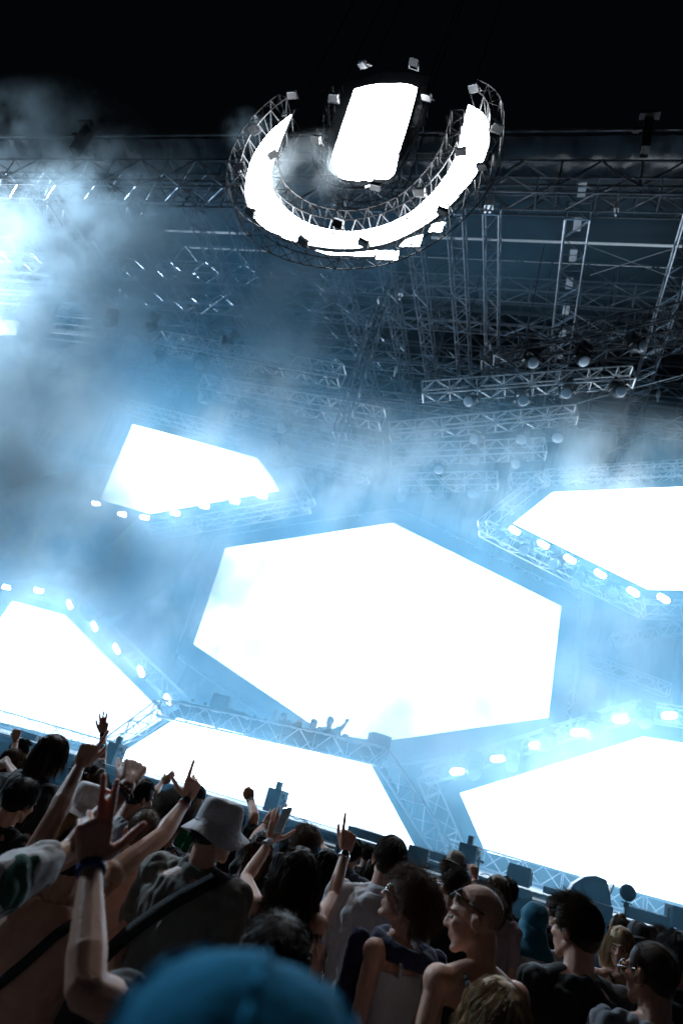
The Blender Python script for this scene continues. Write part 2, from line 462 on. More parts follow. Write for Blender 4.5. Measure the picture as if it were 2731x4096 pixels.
flown_truss(A5(430, 960), A5(790, 950), 21, .35, 'faint flat truss in pale smoke above the lower left screen')

# moving heads
def make_moving_light():
    root = empty('moving_light', (0, 0, 0), 'moving head', 'stage light', 'moving head lights hung under the trusses')
    mb = MB(); mb.box((0, 0, -.09), (.34, .26, .16)); mb.box((0, 0, 0), (.1, .1, .06)); o = mb.build('base', BLACKP, root)
    b = o.modifiers.new('b', 'BEVEL'); b.width = .02; b.segments = 2
    mb = MB()
    for s in (-1, 1): mb.box((s * .19, 0, -.31), (.045, .12, .34))
    mb.box((0, 0, -.175), (.42, .13, .04)); mb.build('yoke', BLACKP, root)
    ax = nrm((.1, -.75, -.6)); c = np.array((0, 0, -.42))
    mb = MB(); mb.lathe(c - ax * .2, ax, [(0, .08), (.05, .13), (.2, .16), (.34, .165), (.42, .15)], 18); mb.build('head', BLACKP, root, smooth=True)
    mb = MB(); mb.lathe(c + ax * .2, ax, [(0, .15), (.02, .146), (.035, .1), (.04, .03)], 18); mb.build('lens', LENS, root, smooth=True)
    return root
ML = [(A4(875, 1425), 14.6, 'moving light with a pale lens hanging farthest left on the dark upper right truss'), (A4(1115, 1405), 14.6, 'moving light in the middle of the dark upper right truss, tilted down'), (A4(1330, 1370), 14.6, 'moving light near the right end of the dark upper right truss'),
      (A6(610, 105), 15.5, 'leftmost dark moving light under the second right truss'), (A6(825, 112), 15.5, 'second dark moving light under the second right truss'), (A6(1030, 78), 15.5, 'third moving light with a white lit lens under the second right truss'), (A6(1265, 80), 15.5, 'rightmost moving light pointing down at the end of the second right truss'),
      (A6(430, 275), 16.6, 'leftmost moving light below the middle right truss'), (A6(625, 285), 16.6, 'second moving light below the middle right truss'), (A6(825, 275), 16.6, 'third moving light below the middle right truss'), (A6(1005, 262), 16.6, 'rightmost moving light below the middle right truss'),
      (A6(450, 410), 17.9, 'faint left moving light in smoke below the third right truss'), (A6(612, 395), 17.9, 'middle moving light below the third right truss'), (A6(815, 385), 17.9, 'right moving light below the third right truss'),
      (A6(290, 560), 19.3, 'small moving light left under the short lowest right truss'), (A6(440, 555), 19.3, 'small moving light in the middle under the short lowest right truss'), (A6(618, 555), 19.3, 'moving light right under the short lowest right truss'),
      (A3(735, 1425), 15.5, 'moving light at the left end of the highest left truss'), (A3(925, 1450), 15.5, 'second moving light under the highest left truss, tilted'), (A3(1070, 1345), 15.0, 'moving light tilted above the highest left truss'), (A3(700, 1262), 15.0, 'lone moving light high in the left smoke'), (A3(512, 1240), 15.0, 'faint moving light farthest left in the smoke'),
      (A5(960, 125), 16.6, 'moving light at the left end of the second left truss'), (A5(1130, 150), 16.6, 'moving light in the middle of the second left truss'), (A5(1315, 222), 16.6, 'moving light right of the middle of the second left truss'), (A5(1485, 235), 17.9, 'pale moving light below the right half of the third left truss'),
      (A5(1130, 290), 17.9, 'moving light over the upper edge of the small screen'), (A5(1305, 310), 17.9, 'moving light between the third and fourth left trusses'), (A5(1470, 470), 19.3, 'long pale moving light hanging below the fourth left truss'),
      (A6(742, 735), 18, 'dotted round lens below the left corner of the right screen'), (A6(842, 790), 18, 'second hanging light below the slanted right frame'), (A6(985, 870), 18, 'third hanging light below the slanted right frame'), (A6(1098, 935), 18, 'fourth hanging light below the slanted right frame'), (A6(1245, 1005), 18, 'lowest hanging light below the slanted right frame')]
ML += [(A2(598, 305), 17.1, 'leftmost moving light standing on the lower right frame'), (A2(785, 262), 17.1, 'second moving light along the lower right frame'), (A2(968, 200), 17.1, 'third moving light along the lower right frame'), (A2(1165, 130), 17.1, 'fourth moving light along the lower right frame'), (A2(1400, 70), 17.1, 'big moving light at the corner of the lower right frame')]
proto = make_moving_light()
rr = random.Random(5)
for i, (uv, Y, lab) in enumerate(ML):
    o = proto if i == 0 else copy_tree(proto)
    p = PY(uv[0], uv[1] - 8, Y); o.location = (p[0], p[1], p[2] + .3); o['label'] = lab
    o.rotation_euler = (rr.uniform(-.35, .25), rr.uniform(-.15, .15), rr.uniform(-.8, .8))

# blinders along the screen frames
def make_blinder():
    root = empty('blinder_light', (0, 0, 0), 'blinder', 'stage light', 'glowing blinder lights along the screen frames')
    mb = MB(); mb.box((0, .03, 0), (.4, .1, .2)); mb.build('housing', BLACKP, root)
    mb = MB()
    a_ = [(math.cos(t) * .065 + (.09 if math.cos(t) > 0 else -.09), 0, math.sin(t) * .065) for t in np.linspace(0, 2 * math.pi, 20, endpoint=False)]
    mb.prism([(x, -.025, z) for x, _, z in a_], (0, -.02, 0))
    mb.build('lamp', BLIND, root, smooth=True)
    return root
BL = []
w = ['first', 'second', 'third', 'fourth', 'fifth', 'sixth', 'seventh']
for k, q in enumerate([(445, 590), (565, 640), (667, 655), (808, 635), (942, 603), (1080, 580), (1207, 556)]): BL.append((A5(*q), 17.6, 0, w[k] + ' glowing lamp from the left under the small upper left screen'))
for k, q in enumerate([(35, 975), (182, 990), (325, 1055), (438, 1155), (540, 1258), (652, 1362), (775, 1490)]): BL.append((A5(*q), 17.1, .0 if k < 2 else .75, w[k] + ' glowing lamp from the left along the top of the lower left screen'))
for k, q in enumerate([(795, 715), (925, 780), (1048, 847), (1187, 915), (1338, 997), (1478, 1027)]): BL.append((A6(*q), 17.6, .45, w[k] + ' glowing lamp from the left under the upper right screen'))
for k, q in enumerate([(530, 327), (715, 268), (893, 207), (1083, 148), (1280, 90), (1502, 70)]): BL.append((A2(*q), 17.0, -.28, w[k] + ' glowing lamp from the left over the lower right screen'))
pb0 = make_blinder()
for i, (uv, Y, rot, lab) in enumerate(BL):
    o = pb0 if i == 0 else copy_tree(pb0)
    p = PY(*uv, Y); o.location = tuple(p); o['label'] = lab
    o.rotation_euler = (math.radians(20), rot, 0)

# ------------------------------------------------------------------ hanging sign: the big U
Yu = 11.0
def smoothpath(pts, n=6):
    """Catmull-Rom through 2-D/3-D points"""
    pts = [np.array(p, float) for p in pts]; out = []
    P = [2 * pts[0] - pts[1]] + pts + [2 * pts[-1] - pts[-2]]
    for i in range(1, len(P) - 2):
        for k in range(n):
            t = k / n; a, b, c, d = P[i - 1:i + 3]
            out.append(.5 * ((2 * b) + (-a + c) * t + (2 * a - 5 * b + 4 * c - d) * t * t + (-a + 3 * b - 3 * c + d) * t ** 3))
    out.append(pts[-1]); return out
outer = [(362, 352), (270, 425), (200, 505), (150, 590), (122, 680), (112, 775), (130, 865), (200, 955), (340, 1030), (520, 1072), (700, 1080), (900, 1045), (1090, 950), (1240, 830), (1350, 700), (1415, 580), (1442, 470), (1425, 380), (1385, 330), (1327, 300)]
inner = [(1300, 400), (1278, 510), (1250, 600), (1200, 690), (1120, 790), (990, 900), (820, 970), (640, 990), (450, 945), (315, 850), (265, 760), (252, 665), (275, 580), (310, 480), (345, 395)]
sign = empty('hanging_sign', tuple(PY(*A7(780, 620), Yu)), 'round hanging sign with a white lit horseshoe band around a white pill, trusses around', 'sign')
o3 = [PY(*A7(*p), Yu) for p in smoothpath(outer)]; i3 = [PY(*A7(*p), Yu) for p in smoothpath(inner)]
def resample(P, n):
    P = np.array(P); d = np.r_[0, np.cumsum(np.linalg.norm(np.diff(P, axis=0), axis=1))]
    t = np.linspace(0, d[-1], n); return np.stack([np.interp(t, d, P[:, k]) for k in range(3)], 1)
N = 80
oR = resample(o3, N); iR = resample(i3, N)[::-1]
mb = MB(); mb.add([q for k in range(N) for q in (oR[k], iR[k])], [(2 * k, 2 * k + 2, 2 * k + 3, 2 * k + 1) for k in range(N - 1)]); mb.build('horseshoe_display', LED_U, sign)
mb = MB(); vs = []; fs = []
for k in range(N): vs += [oR[k] + (0, .012, 0), iR[k] + (0, .012, 0), oR[k] + (0, .14, 0), iR[k] + (0, .14, 0)]
for k in range(N - 1):
    a = k * 4; b = a + 4
    fs += [(a, b, b + 1, a + 1), (a + 2, a + 3, b + 3, b + 2), (a, a + 2, b + 2, b), (a + 1, b + 1, b + 3, a + 3)]
fs += [(0, 1, 3, 2), (4 * N - 4, 4 * N - 2, 4 * N - 1, 4 * N - 3)]
mb.add(vs, fs); mb.build('horseshoe_casing', BORDER, sign)
pill = [(705, 215), (765, 197), (830, 186), (960, 183), (1010, 190), (1047, 207), (1000, 390), (945, 570), (925, 665), (912, 690), (890, 702), (810, 703), (800, 712), (710, 717), (665, 710), (625, 692), (597, 660), (583, 612), (590, 565), (640, 410)]
display('pill_display', [PY(*A7(*p), Yu) for p in pill], LED_U, sign)
# black housing round the pill and stray lit panel tiles behind the trusses
hous = [(640, 175), (760, 140), (880, 120), (1000, 125), (1100, 150), (1130, 170), (1060, 400), (1000, 560), (950, 560)]
pl = [PY(*A7(*p), Yu + .2) for p in [(640, 180), (760, 145), (880, 118), (1010, 122), (1120, 150), (1085, 330), (1035, 470), (960, 600), (900, 640), (640, 640), (570, 620), (560, 500), (600, 300)]]
mb = MB(); mb.prism(pl, (0, .15, 0)); mb.build('housing', BORDER, sign)
for q in ([(775, 700), (815, 700), (812, 735), (765, 755)], [(1130, 950), (1200, 935), (1180, 990), (1110, 990)], [(990, 1030), (1078, 1008), (1060, 1070), (950, 1070)], [(830, 1095), (948, 1095), (938, 1143), (822, 1140)], [(400, 1060), (640, 1085), (830, 1090), (830, 1125), (560, 1115)]):
    display('rear_display', [PY(*A7(*p), Yu + .65) for p in q], LED_U, sign, .05)
def curved_truss(path, w, off, name, r=.016, bay=.28, Yf=-.55, Yk=.25, m_=SIGNT):
    """lattice ring that follows the outline, 'w' wide, pushed out by 'off' from it"""
    P = np.array(path); L = np.sum(np.linalg.norm(np.diff(P, axis=0), axis=1)); n = max(8, int(L / bay)); P = resample(P, n + 1)
    T = np.gradient(P, axis=0); T /= np.linalg.norm(T, axis=1)[:, None]
    Nn = np.stack([-T[:, 2], 0 * T[:, 0], T[:, 0]], 1)
    c = [P + Nn * off + np.array((0, Yf, 0)), P + Nn * (off + w) + np.array((0, Yf, 0)), P + Nn * (off + w) + np.array((0, Yk, 0)), P + Nn * off + np.array((0, Yk, 0))]
    mb = MB()
    for q in c: mb.path(q, r, 5)
    for j in range(4):
        a, b = c[j], c[(j + 1) % 4]
        for i in range(n):
            if i % 2: mb.tube(a[i], b[i + 1], r * .62, 4, cap=False)
            else: mb.tube(b[i], a[i + 1], r * .62, 4, cap=False)
            if i % 3 == 0: mb.tube(a[i], b[i], r * .62, 4, cap=False)
    mb.build(name, m_, sign)
curved_truss(o3, -.32, -.02, 'ring_truss', Yf=-.45, Yk=.3)
curved_truss(i3, -.3, .02, 'ring_truss', Yf=-.35, Yk=.25)
ring3 = [(600, 250), (540, 420), (505, 520), (490, 600), (500, 680), (560, 770), (680, 810), (820, 800), (930, 740), (1000, 640), (1040, 520), (1080, 380), (1120, 240)]
curved_truss([PY(*A7(*p), Yu + .3) for p in smoothpath(ring3)], .25, .0, 'ring_truss', Yf=-.3, Yk=.3, m_=SIGNT)
mb = MB()
for a in ((640, 180), (1115, 150), (395, 330), (1325, 290), (600, 560), (1000, 560)):
    p = PY(*A7(*a), Yu + .2); mb.tube(p, (p[0], p[1] + .5, 26), .015, 5)
for a, b in (((600, 560), (300, 560)), ((1040, 560), (1260, 560)), ((640, 810), (640, 950)), ((900, 790), (1000, 890)), ((500, 760), (330, 850))):
    mb.tube(PY(*A7(*a), Yu + .35), PY(*A7(*b), Yu + .35), .03, 6)
mb.build('hanging_frame', SIGNT, sign)
# lit lamp bank far left, seen through its truss
p = PY(30, 1290, 18.0)
bank = empty('lamp_bank', p, 'bright lamp bank glowing behind lattice at the left picture edge', 'stage light')
mb = MB(); mb.prism([p + q for q in ((-4.6, 0, -1.0), (.6, 0, -.5), (.5, 0, .1), (-4.6, 0, .7))], (0, .1, 0)); mb.build('lamp_panel', mat('lamp_bank_glow', (.8, .8, .8), .4, emit=(.92, .96, 1), strength=8), bank)
mb = MB(); mb.truss(p + (-3.4, -.3, -.1), p + (1.0, -.3, .0), .8, .03, .5); mb.truss(p + (-3.4, -.3, .6), p + (1.3, -.3, .75), .5, .03, .5); mb.build('frame_truss', ALU, bank)
mb = MB(); mb.truss(p + (-8, -5, .0), p + (-8, -.2, .0), .5, .03, .5); mb.build('frame_truss', ALU, bank)
mb = MB(); mb.truss(p + (-11, -.3, -.1), p + (-3.4, -.3, -.1), .8, .03, .5); mb.build('frame_truss', ALU, bank)
for k, (dx, aim, pw) in enumerate(((-8.2, (5, -.8, 1.2), 13000), (-9.2, (5, -.3, -1.2), 24000))):  # unseen spots added beyond the left edge to light the smoke
    ld = bpy.data.lights.new('added_smoke_spot', 'SPOT'); ld.energy = pw; ld.spot_size = math.radians(110); ld.spot_blend = .9; ld.shadow_soft_size = .3; ld.color = (.6, .81, 1)
    lo = bpy.data.objects.new('added_smoke_spot', ld); sc.collection.objects.link(lo); lo.parent = bank; lo.location = (dx, -4.6, .6)
    lo.rotation_euler = Vector(aim).to_track_quat('-Z', 'Y').to_euler()
# small floods clamped on the ring
def make_flood():
    root = empty('flood_light', (0, 0, 0), 'flood', 'stage light', 'small flood lights clamped on the hanging sign')
    mb = MB(); mb.box((0, 0, 0), (.24, .16, .10)); o = mb.build('housing', SIGNT, root)
    mb = MB(); mb.box((0, -.085, -.005), (.21, .012, .08)); mb.build('reflector', DARKALU, root)
    mb = MB(); mb.tube((-.13, 0, 0), (-.13, .16, .1), .012, 5); mb.tube((.13, 0, 0), (.13, .16, .1), .012, 5); mb.tube((-.13, .16, .1), (.13, .16, .1), .012, 5); mb.build('bracket', SIGNT, root)
    return root
FLD = [((752, 80), 'above the left top edge of the pill panel'), ((1030, 68), 'above the right top edge of the pill panel'), ((365, 245), 'on the left tip of the horseshoe'), ((1355, 205), 'on the right tip of the horseshoe'), ((590, 262), 'on the left side of the pill panel'), ((1098, 255), 'on the right side of the pill panel'),
       ((155, 430), 'outside the upper left curve of the ring'), ((85, 635), 'outside the left curve of the ring'), ((497, 488), 'on the inner left frame'), ((262, 572), 'over the left arm of the horseshoe'), ((1285, 555), 'over the right arm of the horseshoe'), ((1400, 635), 'on the outer right curve of the ring'), ((1183, 880), 'over the lower right curve of the horseshoe'), ((755, 1053), 'low over the bottom middle of the horseshoe'), ((425, 1043), 'over the lower left of the horseshoe'), ((617, 945), 'inside the bottom of the horseshoe'), ((1060, 775), 'inside the lower right of the horseshoe'), ((820, 745), 'below the bottom of the pill panel'), ((140, 885), 'on the lower left curve of the ring'), ((1485, 425), 'outside the upper right curve of the ring')]
f0 = make_flood(); rr = random.Random(2)
for i, (q, lab) in enumerate(FLD):
    o = f0 if i == 0 else copy_tree(f0)
    o.location = tuple(PY(*A7(*q), Yu - .6)); o['label'] = 'small black flood light ' + lab
    o.rotation_euler = (rr.uniform(-.5, .2), rr.uniform(-.4, .4), rr.uniform(-.4, .4))

# ------------------------------------------------------------------ gear on the deck edge
def co2(uv, label):
    p = PY(*uv, 12.25); p[2] = DZ
    root = empty('effects_machine', p, label, 'effects machine', 'tall boxes with a neck on the deck edge')
    ax = np.array(Matrix.Rotation(-.35, 3, 'Z')).T
    mb = MB(); mb.box(p + (0, 0, .2), (.30, .2, .38), ax); o = mb.build('casing', BLACKP, root); b = o.modifiers.new('b', 'BEVEL'); b.width = .02; b.segments = 2
    mb = MB(); mb.box(p + (0, 0, .45), (.085, .07, .13), ax); mb.build('neck', BLACKP, root)
    e = ax[0]
    mb = MB(); mb.box(p + e * .158 + (0, 0, .2), (.02, .21, .38), ax); mb.build('side_plate', WHITEP, root)
    mb = MB(); mb.box(p + e * .172 + ax[1] * -.03 + (0, 0, .3), (.012, .08, .07), ax); mb.box(p + e * .172 + ax[1] * .04 + (0, 0, .16), (.012, .04, .2), ax); mb.build('display_window', BLACK, root)
    mb = MB(); mb.tube(p + e * .17 + (0, 0, .2), p + e * .27 + (0, 0, .19), .022, 8); mb.build('nozzle', ALU, root)
co2(A1(1250, 510), 'tall dark box with a neck on the deck edge beside the white bucket hat')
co2(A1(505, 300), 'tall dark box with a white side on the deck edge behind the raised hands')
co2(A2(580, 730), 'dark box with a neck on the deck edge behind the beige cap')
def p12(uv, Y=12.3):
    p = PY(*uv, Y); return np.array((p[0], Y, DZ))
def gear_box(name, uv, s, rz, label, cat, m_=BLACKP, Y=12.4, extra=None):
    p = p12(uv, Y); root = empty(name, p, label, cat)
    ax = np.array(Matrix.Rotation(rz, 3, 'Z')).T
    mb = MB(); mb.box(p + (0, 0, s[2] / 2 + .02), s, ax); o = mb.build('casing', m_, root); b = o.modifiers.new('b', 'BEVEL'); b.width = .012; b.segments = 2
    if extra: extra(root, p, ax, s)
    return root
def ex_yoke(root, p, ax, s):
    mb = MB()
    for k in (-1, 1): mb.box(p + ax[0] * k * (s[0] / 2 + .015) + (0, 0, s[2] * .55), (.02, .04, s[2] * .7), ax)
    mb.build('yoke', BLACK, root)
    mb = MB(); mb.box(p - ax[0] * s[0] * .38 - ax[1] * (s[1] / 2 + .003) + (0, 0, s[2] * .2), (.03, .01, .012), ax); mb.build('indicator', mat('blue_led', (.1, .1, .5), .5, emit=(.25, .35, 1), strength=4), root)
def ex_tiles(root, p, ax, s):
    mb = MB()
    for k in range(4): mb.box(p + ax[0] * s[0] * (-.33 + .22 * k) - ax[1] * .01 + (0, 0, s[2] + .03), (s[0] * .17, s[1] * .6, .012), ax)
    mb.build('light_panel', WHITEP, root)
gear_box('monitor_box', A2(812, 838), (.34, .2, .28), -.15, 'square black light with side brackets on the deck edge, right of the raised fist', 'stage light', extra=ex_yoke)
gear_box('batten_light', A2(990, 885), (.42, .16, .1), -.1, 'low black light bar left of the big wedge speaker', 'light bar')
gear_box('batten_light', A2(1400, 985), (.62, .18, .16), -.05, 'long low black light bar right of the round lamp', 'light bar', extra=ex_tiles)
gear_box('monitor_box', A2(1545, 1040), (.34, .22, .34), .4, 'black light with a pale side at the right picture edge', 'stage light', m_=BLACKP, extra=ex_yoke)
gear_box('batten_light', A2(110, 640), (.62, .22, .14), -.1, 'light bar with white tiles behind the pointing finger', 'light bar', extra=ex_tiles)
gear_box('batten_light', A2(420, 715), (.70, .22, .12), -.1, 'light bar with white tiles left of the beige cap', 'light bar', extra=ex_tiles)
gear_box('batten_light', A1(110, 200), (.6, .2, .12), -.1, 'low dark light bar at the left end of the deck', 'light bar')
# wedge monitor
p = p12(A2(1135, 925), 12.5)
root = empty('wedge_speaker', p, 'big wedge speaker with a pale side on the deck edge', 'speaker')
prof = [(-.36, 0), (.22, 0), (.30, .1), (.2, .42), (.05, .44), (-.12, .38), (-.27, .24)]
mb = MB(); mb.prism([p + (a, -.2, .02 + b) for a, b in prof], (0, .45, 0)); o = mb.build('cabinet', BLACKP, root); b = o.modifiers.new('b', 'BEVEL'); b.width = .015; b.segments = 2
mb = MB(); a = p + (.265, .02, .27); mb.box(a, (.02, .4, .3), np.array(Matrix.Rotation(.30, 3, 'Y')).T); mb.build('side_plate', WHITEP, root)
# vented box hung on the deck front
for uv, lab in ((A2(345, 745), 'black speaker with a vented side hung on the deck front'), (A2(1180, 1010), 'dark post box on the deck front below the wedge speaker')):
    p = PY(*uv, 11.6); root = empty('front_fill_speaker', p, lab, 'speaker')
    mb = MB(); mb.box(p, (.3, .3, .42)); o = mb.build('cabinet', BLACKP, root)
    mb = MB()
    for k in range(7): mb.box(p + (.155, 0, -.15 + k * .05), (.012, .24, .02))
    mb.build('side_vent', ALU, root)
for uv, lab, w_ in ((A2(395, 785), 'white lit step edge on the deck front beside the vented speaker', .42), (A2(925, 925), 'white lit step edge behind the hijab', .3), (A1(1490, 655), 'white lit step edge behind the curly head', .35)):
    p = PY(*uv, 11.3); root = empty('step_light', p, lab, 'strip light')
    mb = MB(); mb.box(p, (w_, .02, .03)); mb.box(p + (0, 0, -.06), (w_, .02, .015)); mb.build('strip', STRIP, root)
    mb = MB(); mb.box(p + (0, .04, -.03), (w_ + .04, .05, .12)); mb.build('step', BLACK, root)
# round lamp on a pole
p = PY(*A2(1310, 887), 11.2)
root = empty('pole_lamp', (p[0], p[1], 0), 'round black lamp on a thin pole standing before the deck', 'lamp')
mb = MB(); mb.lathe(p + (0, .05, 0), (.1, -1, .1), [(0, .05), (.02, .1), (.06, .108), (.1, .1), (.11, .085)], 20); mb.build('head', BLACKP, root, smooth=True)
mb = MB(); mb.tube((p[0], p[1], 0), p - (0, 0, .1), .014, 8); mb.build('pole', BLACKP, root)
mb = MB(); mb.box(p - (0, 0, .15), (.06, .06, .07)); mb.tube(p - (.07, 0, .12), p + (.07, 0, -.12), .01, 6); mb.build('bracket', BLACK, root)
# cables along the deck edge
for k, (a, b, lab) in enumerate(((A2(640, 790), A2(760, 800), 'black cable looping along the deck edge near the square light'), (A2(1210, 940), A2(1300, 965), 'thin cable hanging over the deck edge right of the wedge speaker'), (A1(1290, 540), A1(1400, 570), 'thin cable lying on the deck edge right of the tall box'))):
    pa, pb_ = p12(a, 12.05), p12(b, 12.05); mb = MB(); pts = []
    for i in range(17):
        t = i / 16; pts.append(pa * (1 - t) + pb_ * t + (0, .02 * math.sin(9 * t), .02 + .03 * abs(math.sin(7 * t + k))))
    mb.path(pts, .008, 5); tag(mb.build('cable', BLACKP, org=pa), lab, 'cable')
# ------------------------------------------------------------------ people
def skin(name, c, s=.25): return mat(name, c, .48, bump=.12, bscale=140, vary=.1, vscale=14, sss=s, sss_radius=(1, .28, .14), sss_scale=.022)
SK_L = skin('skin_light', (.72, .41, .30)); SK_M = skin('skin_tan', (.62, .33, .225)); SK_D = skin('skin_brown', (.3, .16, .11))
def cloth(name, c, **k): return mat(name, c, .85, bump=.25, bscale=26, vary=.12, vscale=5, sheen=.25, **k)
def hairmat(name, c): return mat(name, c, .52, spec=.4, vary=.35, vscale=30, stretch=(1, 1, .1))
H_BLACK = hairmat('hair_black', (.012, .01, .009)); H_BROWN = hairmat('hair_brown', (.05, .028, .015)); H_RED = hairmat('hair_auburn', (.11, .045, .018)); H_BLOND = hairmat('hair_blond', (.42, .28, .15)); H_LB = hairmat('hair_light_brown', (.15, .088, .045))

def vnoise(P, sc, seed=0.):
    return np.array([noise.noise(Vector((p[0] * sc[0] + seed, p[1] * sc[1], p[2] * sc[2]))) for p in P])

class SB(MB):
    """solid pieces to be fused into one skin"""
    def cap(self, p, q, r1, r2, n=10):
        p = np.asarray(p, float); q = np.asarray(q, float); d = q - p; L = np.linalg.norm(d)
        if L < 1e-5: q = p + (0, 0, 1e-3); d = q - p; L = 1e-3
        pr = [(-r1 * .96, r1 * .28), (-r1 * .7, r1 * .72), (0, r1), (L, r2), (L + r2 * .7, r2 * .72), (L + r2 * .96, r2 * .28)]
        self.lathe(p, d, pr, n)
    def ell(self, c, r, ax=None, nu=16, nv=10):
        c = np.asarray(c, float); ax = np.eye(3) if ax is None else ax; vs = []; fs = []
        vs.append(c + ax[2] * r[2])
        for j in range(1, nv):
            t = math.pi * j / nv
            for i in range(nu):
                a = 2 * math.pi * i / nu
                vs.append(c + ax[0] * r[0] * math.sin(t) * math.cos(a) + ax[1] * r[1] * math.sin(t) * math.sin(a) + ax[2] * r[2] * math.cos(t))
        vs.append(c - ax[2] * r[2]); e = len(vs) - 1
        for i in range(nu): fs.append((0, 1 + i, 1 + (i + 1) % nu)); fs.append((e, e - nu + (i + 1) % nu, e - nu + i))
        for j in range(nv - 2):
            for i in range(nu):
                a = 1 + j * nu; fs.append((a + i, a + nu + i, a + nu + (i + 1) % nu, a + (i + 1) % nu))
        self.add(vs, fs)
    def loft(self, st, ax, n=24, pw=2.4):
        """st: (centre, rx, ry) stacked; super-elliptic sections spanned by ax[0], ax[1]"""
        vs = []; fs = []
        for c, rx, ry in st:
            for i in range(n):
                a = 2 * math.pi * i / n; ca, sa = math.cos(a), math.sin(a)
                x = abs(ca) ** (2 / pw) * (1 if ca > 0 else -1); y = abs(sa) ** (2 / pw) * (1 if sa > 0 else -1)
                vs.append(np.asarray(c) + ax[0] * rx * x + ax[1] * ry * y)
        k = len(st)
        for j in range(k - 1):
            for i in range(n): fs.append((j * n + i, j * n + (i + 1) % n, (j + 1) * n + (i + 1) % n, (j + 1) * n + i))
        fs += [tuple(range(n))[::-1], tuple(range((k - 1) * n, k * n))]
        self.add(vs, fs)
    def fuse(self, name, m, parent, voxel=.008, it=4, disp=None):
        ob = self.build(name, m, parent)
        md = ob.modifiers.new('r', 'REMESH'); md.mode = 'VOXEL'; md.voxel_size = voxel; md.use_smooth_shade = True
        s = ob.modifiers.new('s', 'SMOOTH'); s.factor = .5; s.iterations = it
        dg = bpy.context.evaluated_depsgraph_get(); dg.update()
        me = bpy.data.meshes.new_from_object(ob.evaluated_get(dg))
        ob.modifiers.clear(); old = ob.data; ob.data = me; bpy.data.meshes.remove(old); me.name = name
        if not me.materials: me.materials.append(m)
        if disp:
            n = len(me.vertices); co = np.zeros(n * 3); me.vertices.foreach_get('co', co); co = co.reshape(-1, 3)
            no = np.zeros(n * 3); me.vertices.foreach_get('normal', no); no = no.reshape(-1, 3)
            co = co + no * disp(co)[:, None]; me.vertices.foreach_set('co', co.ravel()); me.update()
        me.polygons.foreach_set('use_smooth', [True] * len(me.polygons))
        return ob

def folds(amp, seed, fs=1.0):
    def f(co):
        a = vnoise(co, (14 * fs, 14 * fs, 5 * fs), seed); b = vnoise(co, (5 * fs, 5 * fs, 16 * fs), seed + 3)
        return amp * (np.abs(a) * 1.6 + b * .8 - .3)
    return f

FL_ = {'idx': (.044, .027, .023), 'mid': (.048, .031, .024), 'rng': (.044, .029, .023), 'pin': (.035, .022, .02)}
POSES = {  # bend of each joint in degrees for index, middle, ring, little; then thumb openness 0..1
    'fist': ((80, 95, 60), (84, 95, 60), (86, 95, 60), (88, 95, 60), .0),
    'loosefist': ((55, 75, 40), (62, 80, 45), (68, 85, 45), (72, 85, 45), .15),
    'point': ((4, 8, 6), (82, 95, 55), (84, 95, 55), (86, 95, 55), .15),
    'gun': ((0, 4, 2), (62, 88, 50), (74, 92, 50), (80, 92, 50), 1.0),
    'open': ((8, 10, 6), (5, 8, 6), (7, 10, 8), (12, 14, 8), .75),
    'relaxed': ((22, 30, 18), (28, 36, 20), (34, 42, 22), (38, 44, 24), .5),
    'two': ((2, 5, 4), (2, 5, 4), (75, 90, 50), (80, 90, 50), .1),
    'three': ((12, 12, 8), (6, 8, 5), (8, 14, 8), (60, 60, 40), .25),
    'spreadtwo': ((3, 6, 4), (3, 6, 4), (55, 70, 40), (60, 70, 40), .95),
}
def hand(sb, W, d, n, side, pose, s=1.0, n_=8):
    d = nrm(d); n = nrm(n - d * n.dot(d)); t = np.cross(d, n) * side
    pz = POSES[pose]; g = s * 1.06
    K = [W + (d * a + t * b) * g for a, b in ((.088, .031), (.092, .010), (.088, -.011), (.08, -.030))]
    B = [W + (d * .018 + t * b) * g for b in (.018, .006, -.006, -.017)]
    for b, k in zip(B, K): sb.cap(b, k, .0165 * g, .0135 * g, n_)
    sb.ell(W + d * .045 * g + n * .006 * g, (.036 * g, .045 * g, .017 * g), np.array([t, d, n]))
    sb.cap(W - d * .01, W + d * .03 * g, .026 * g, .022 * g, n_)
    spread = (7, 1, -6, -13) if pose in ('open', 'spreadtwo', 'three') else (3, 1, -2, -5)
    for i, (k, ln) in enumerate(zip(K, FL_.values())):
        a = math.radians(spread[i]); dd = d * math.cos(a) + t * math.sin(a); p = k; ang = 0; r = (.0102, .0104, .01, .0088)[i] * g
        for j in range(3):
            ang += math.radians(pz[i][j]); v = dd * math.cos(ang) + n * math.sin(ang)
            q = p + v * ln[j] * g; sb.cap(p, q, r, r * .92, n_); p = q; r *= .92
    o = pz[4]; b = W + (d * .022 + t * .024 + n * .006) * g
    if o > .05:
        v1 = nrm(d * (.9 - .45 * o) + t * (.35 + .6 * o) + n * .25); v2 = nrm(d * (.95 - .3 * o) + t * (.25 + .5 * o) + n * (.25 - .2 * o))
    else:
        v1 = nrm(d * .8 + t * .45 + n * .5); v2 = nrm(d * .35 - t * .75 + n * .75)
    p1 = b + v1 * .046 * g; p2 = p1 + v2 * .034 * g; p3 = p2 + nrm(v2 - (t * .15 if o < .9 else t * -.1)) * .027 * g
    sb.cap(b, p1, .0155 * g, .012 * g, n_); sb.cap(p1, p2, .0118 * g, .0105 * g, n_); sb.cap(p2, p3, .0105 * g, .0085 * g, n_)

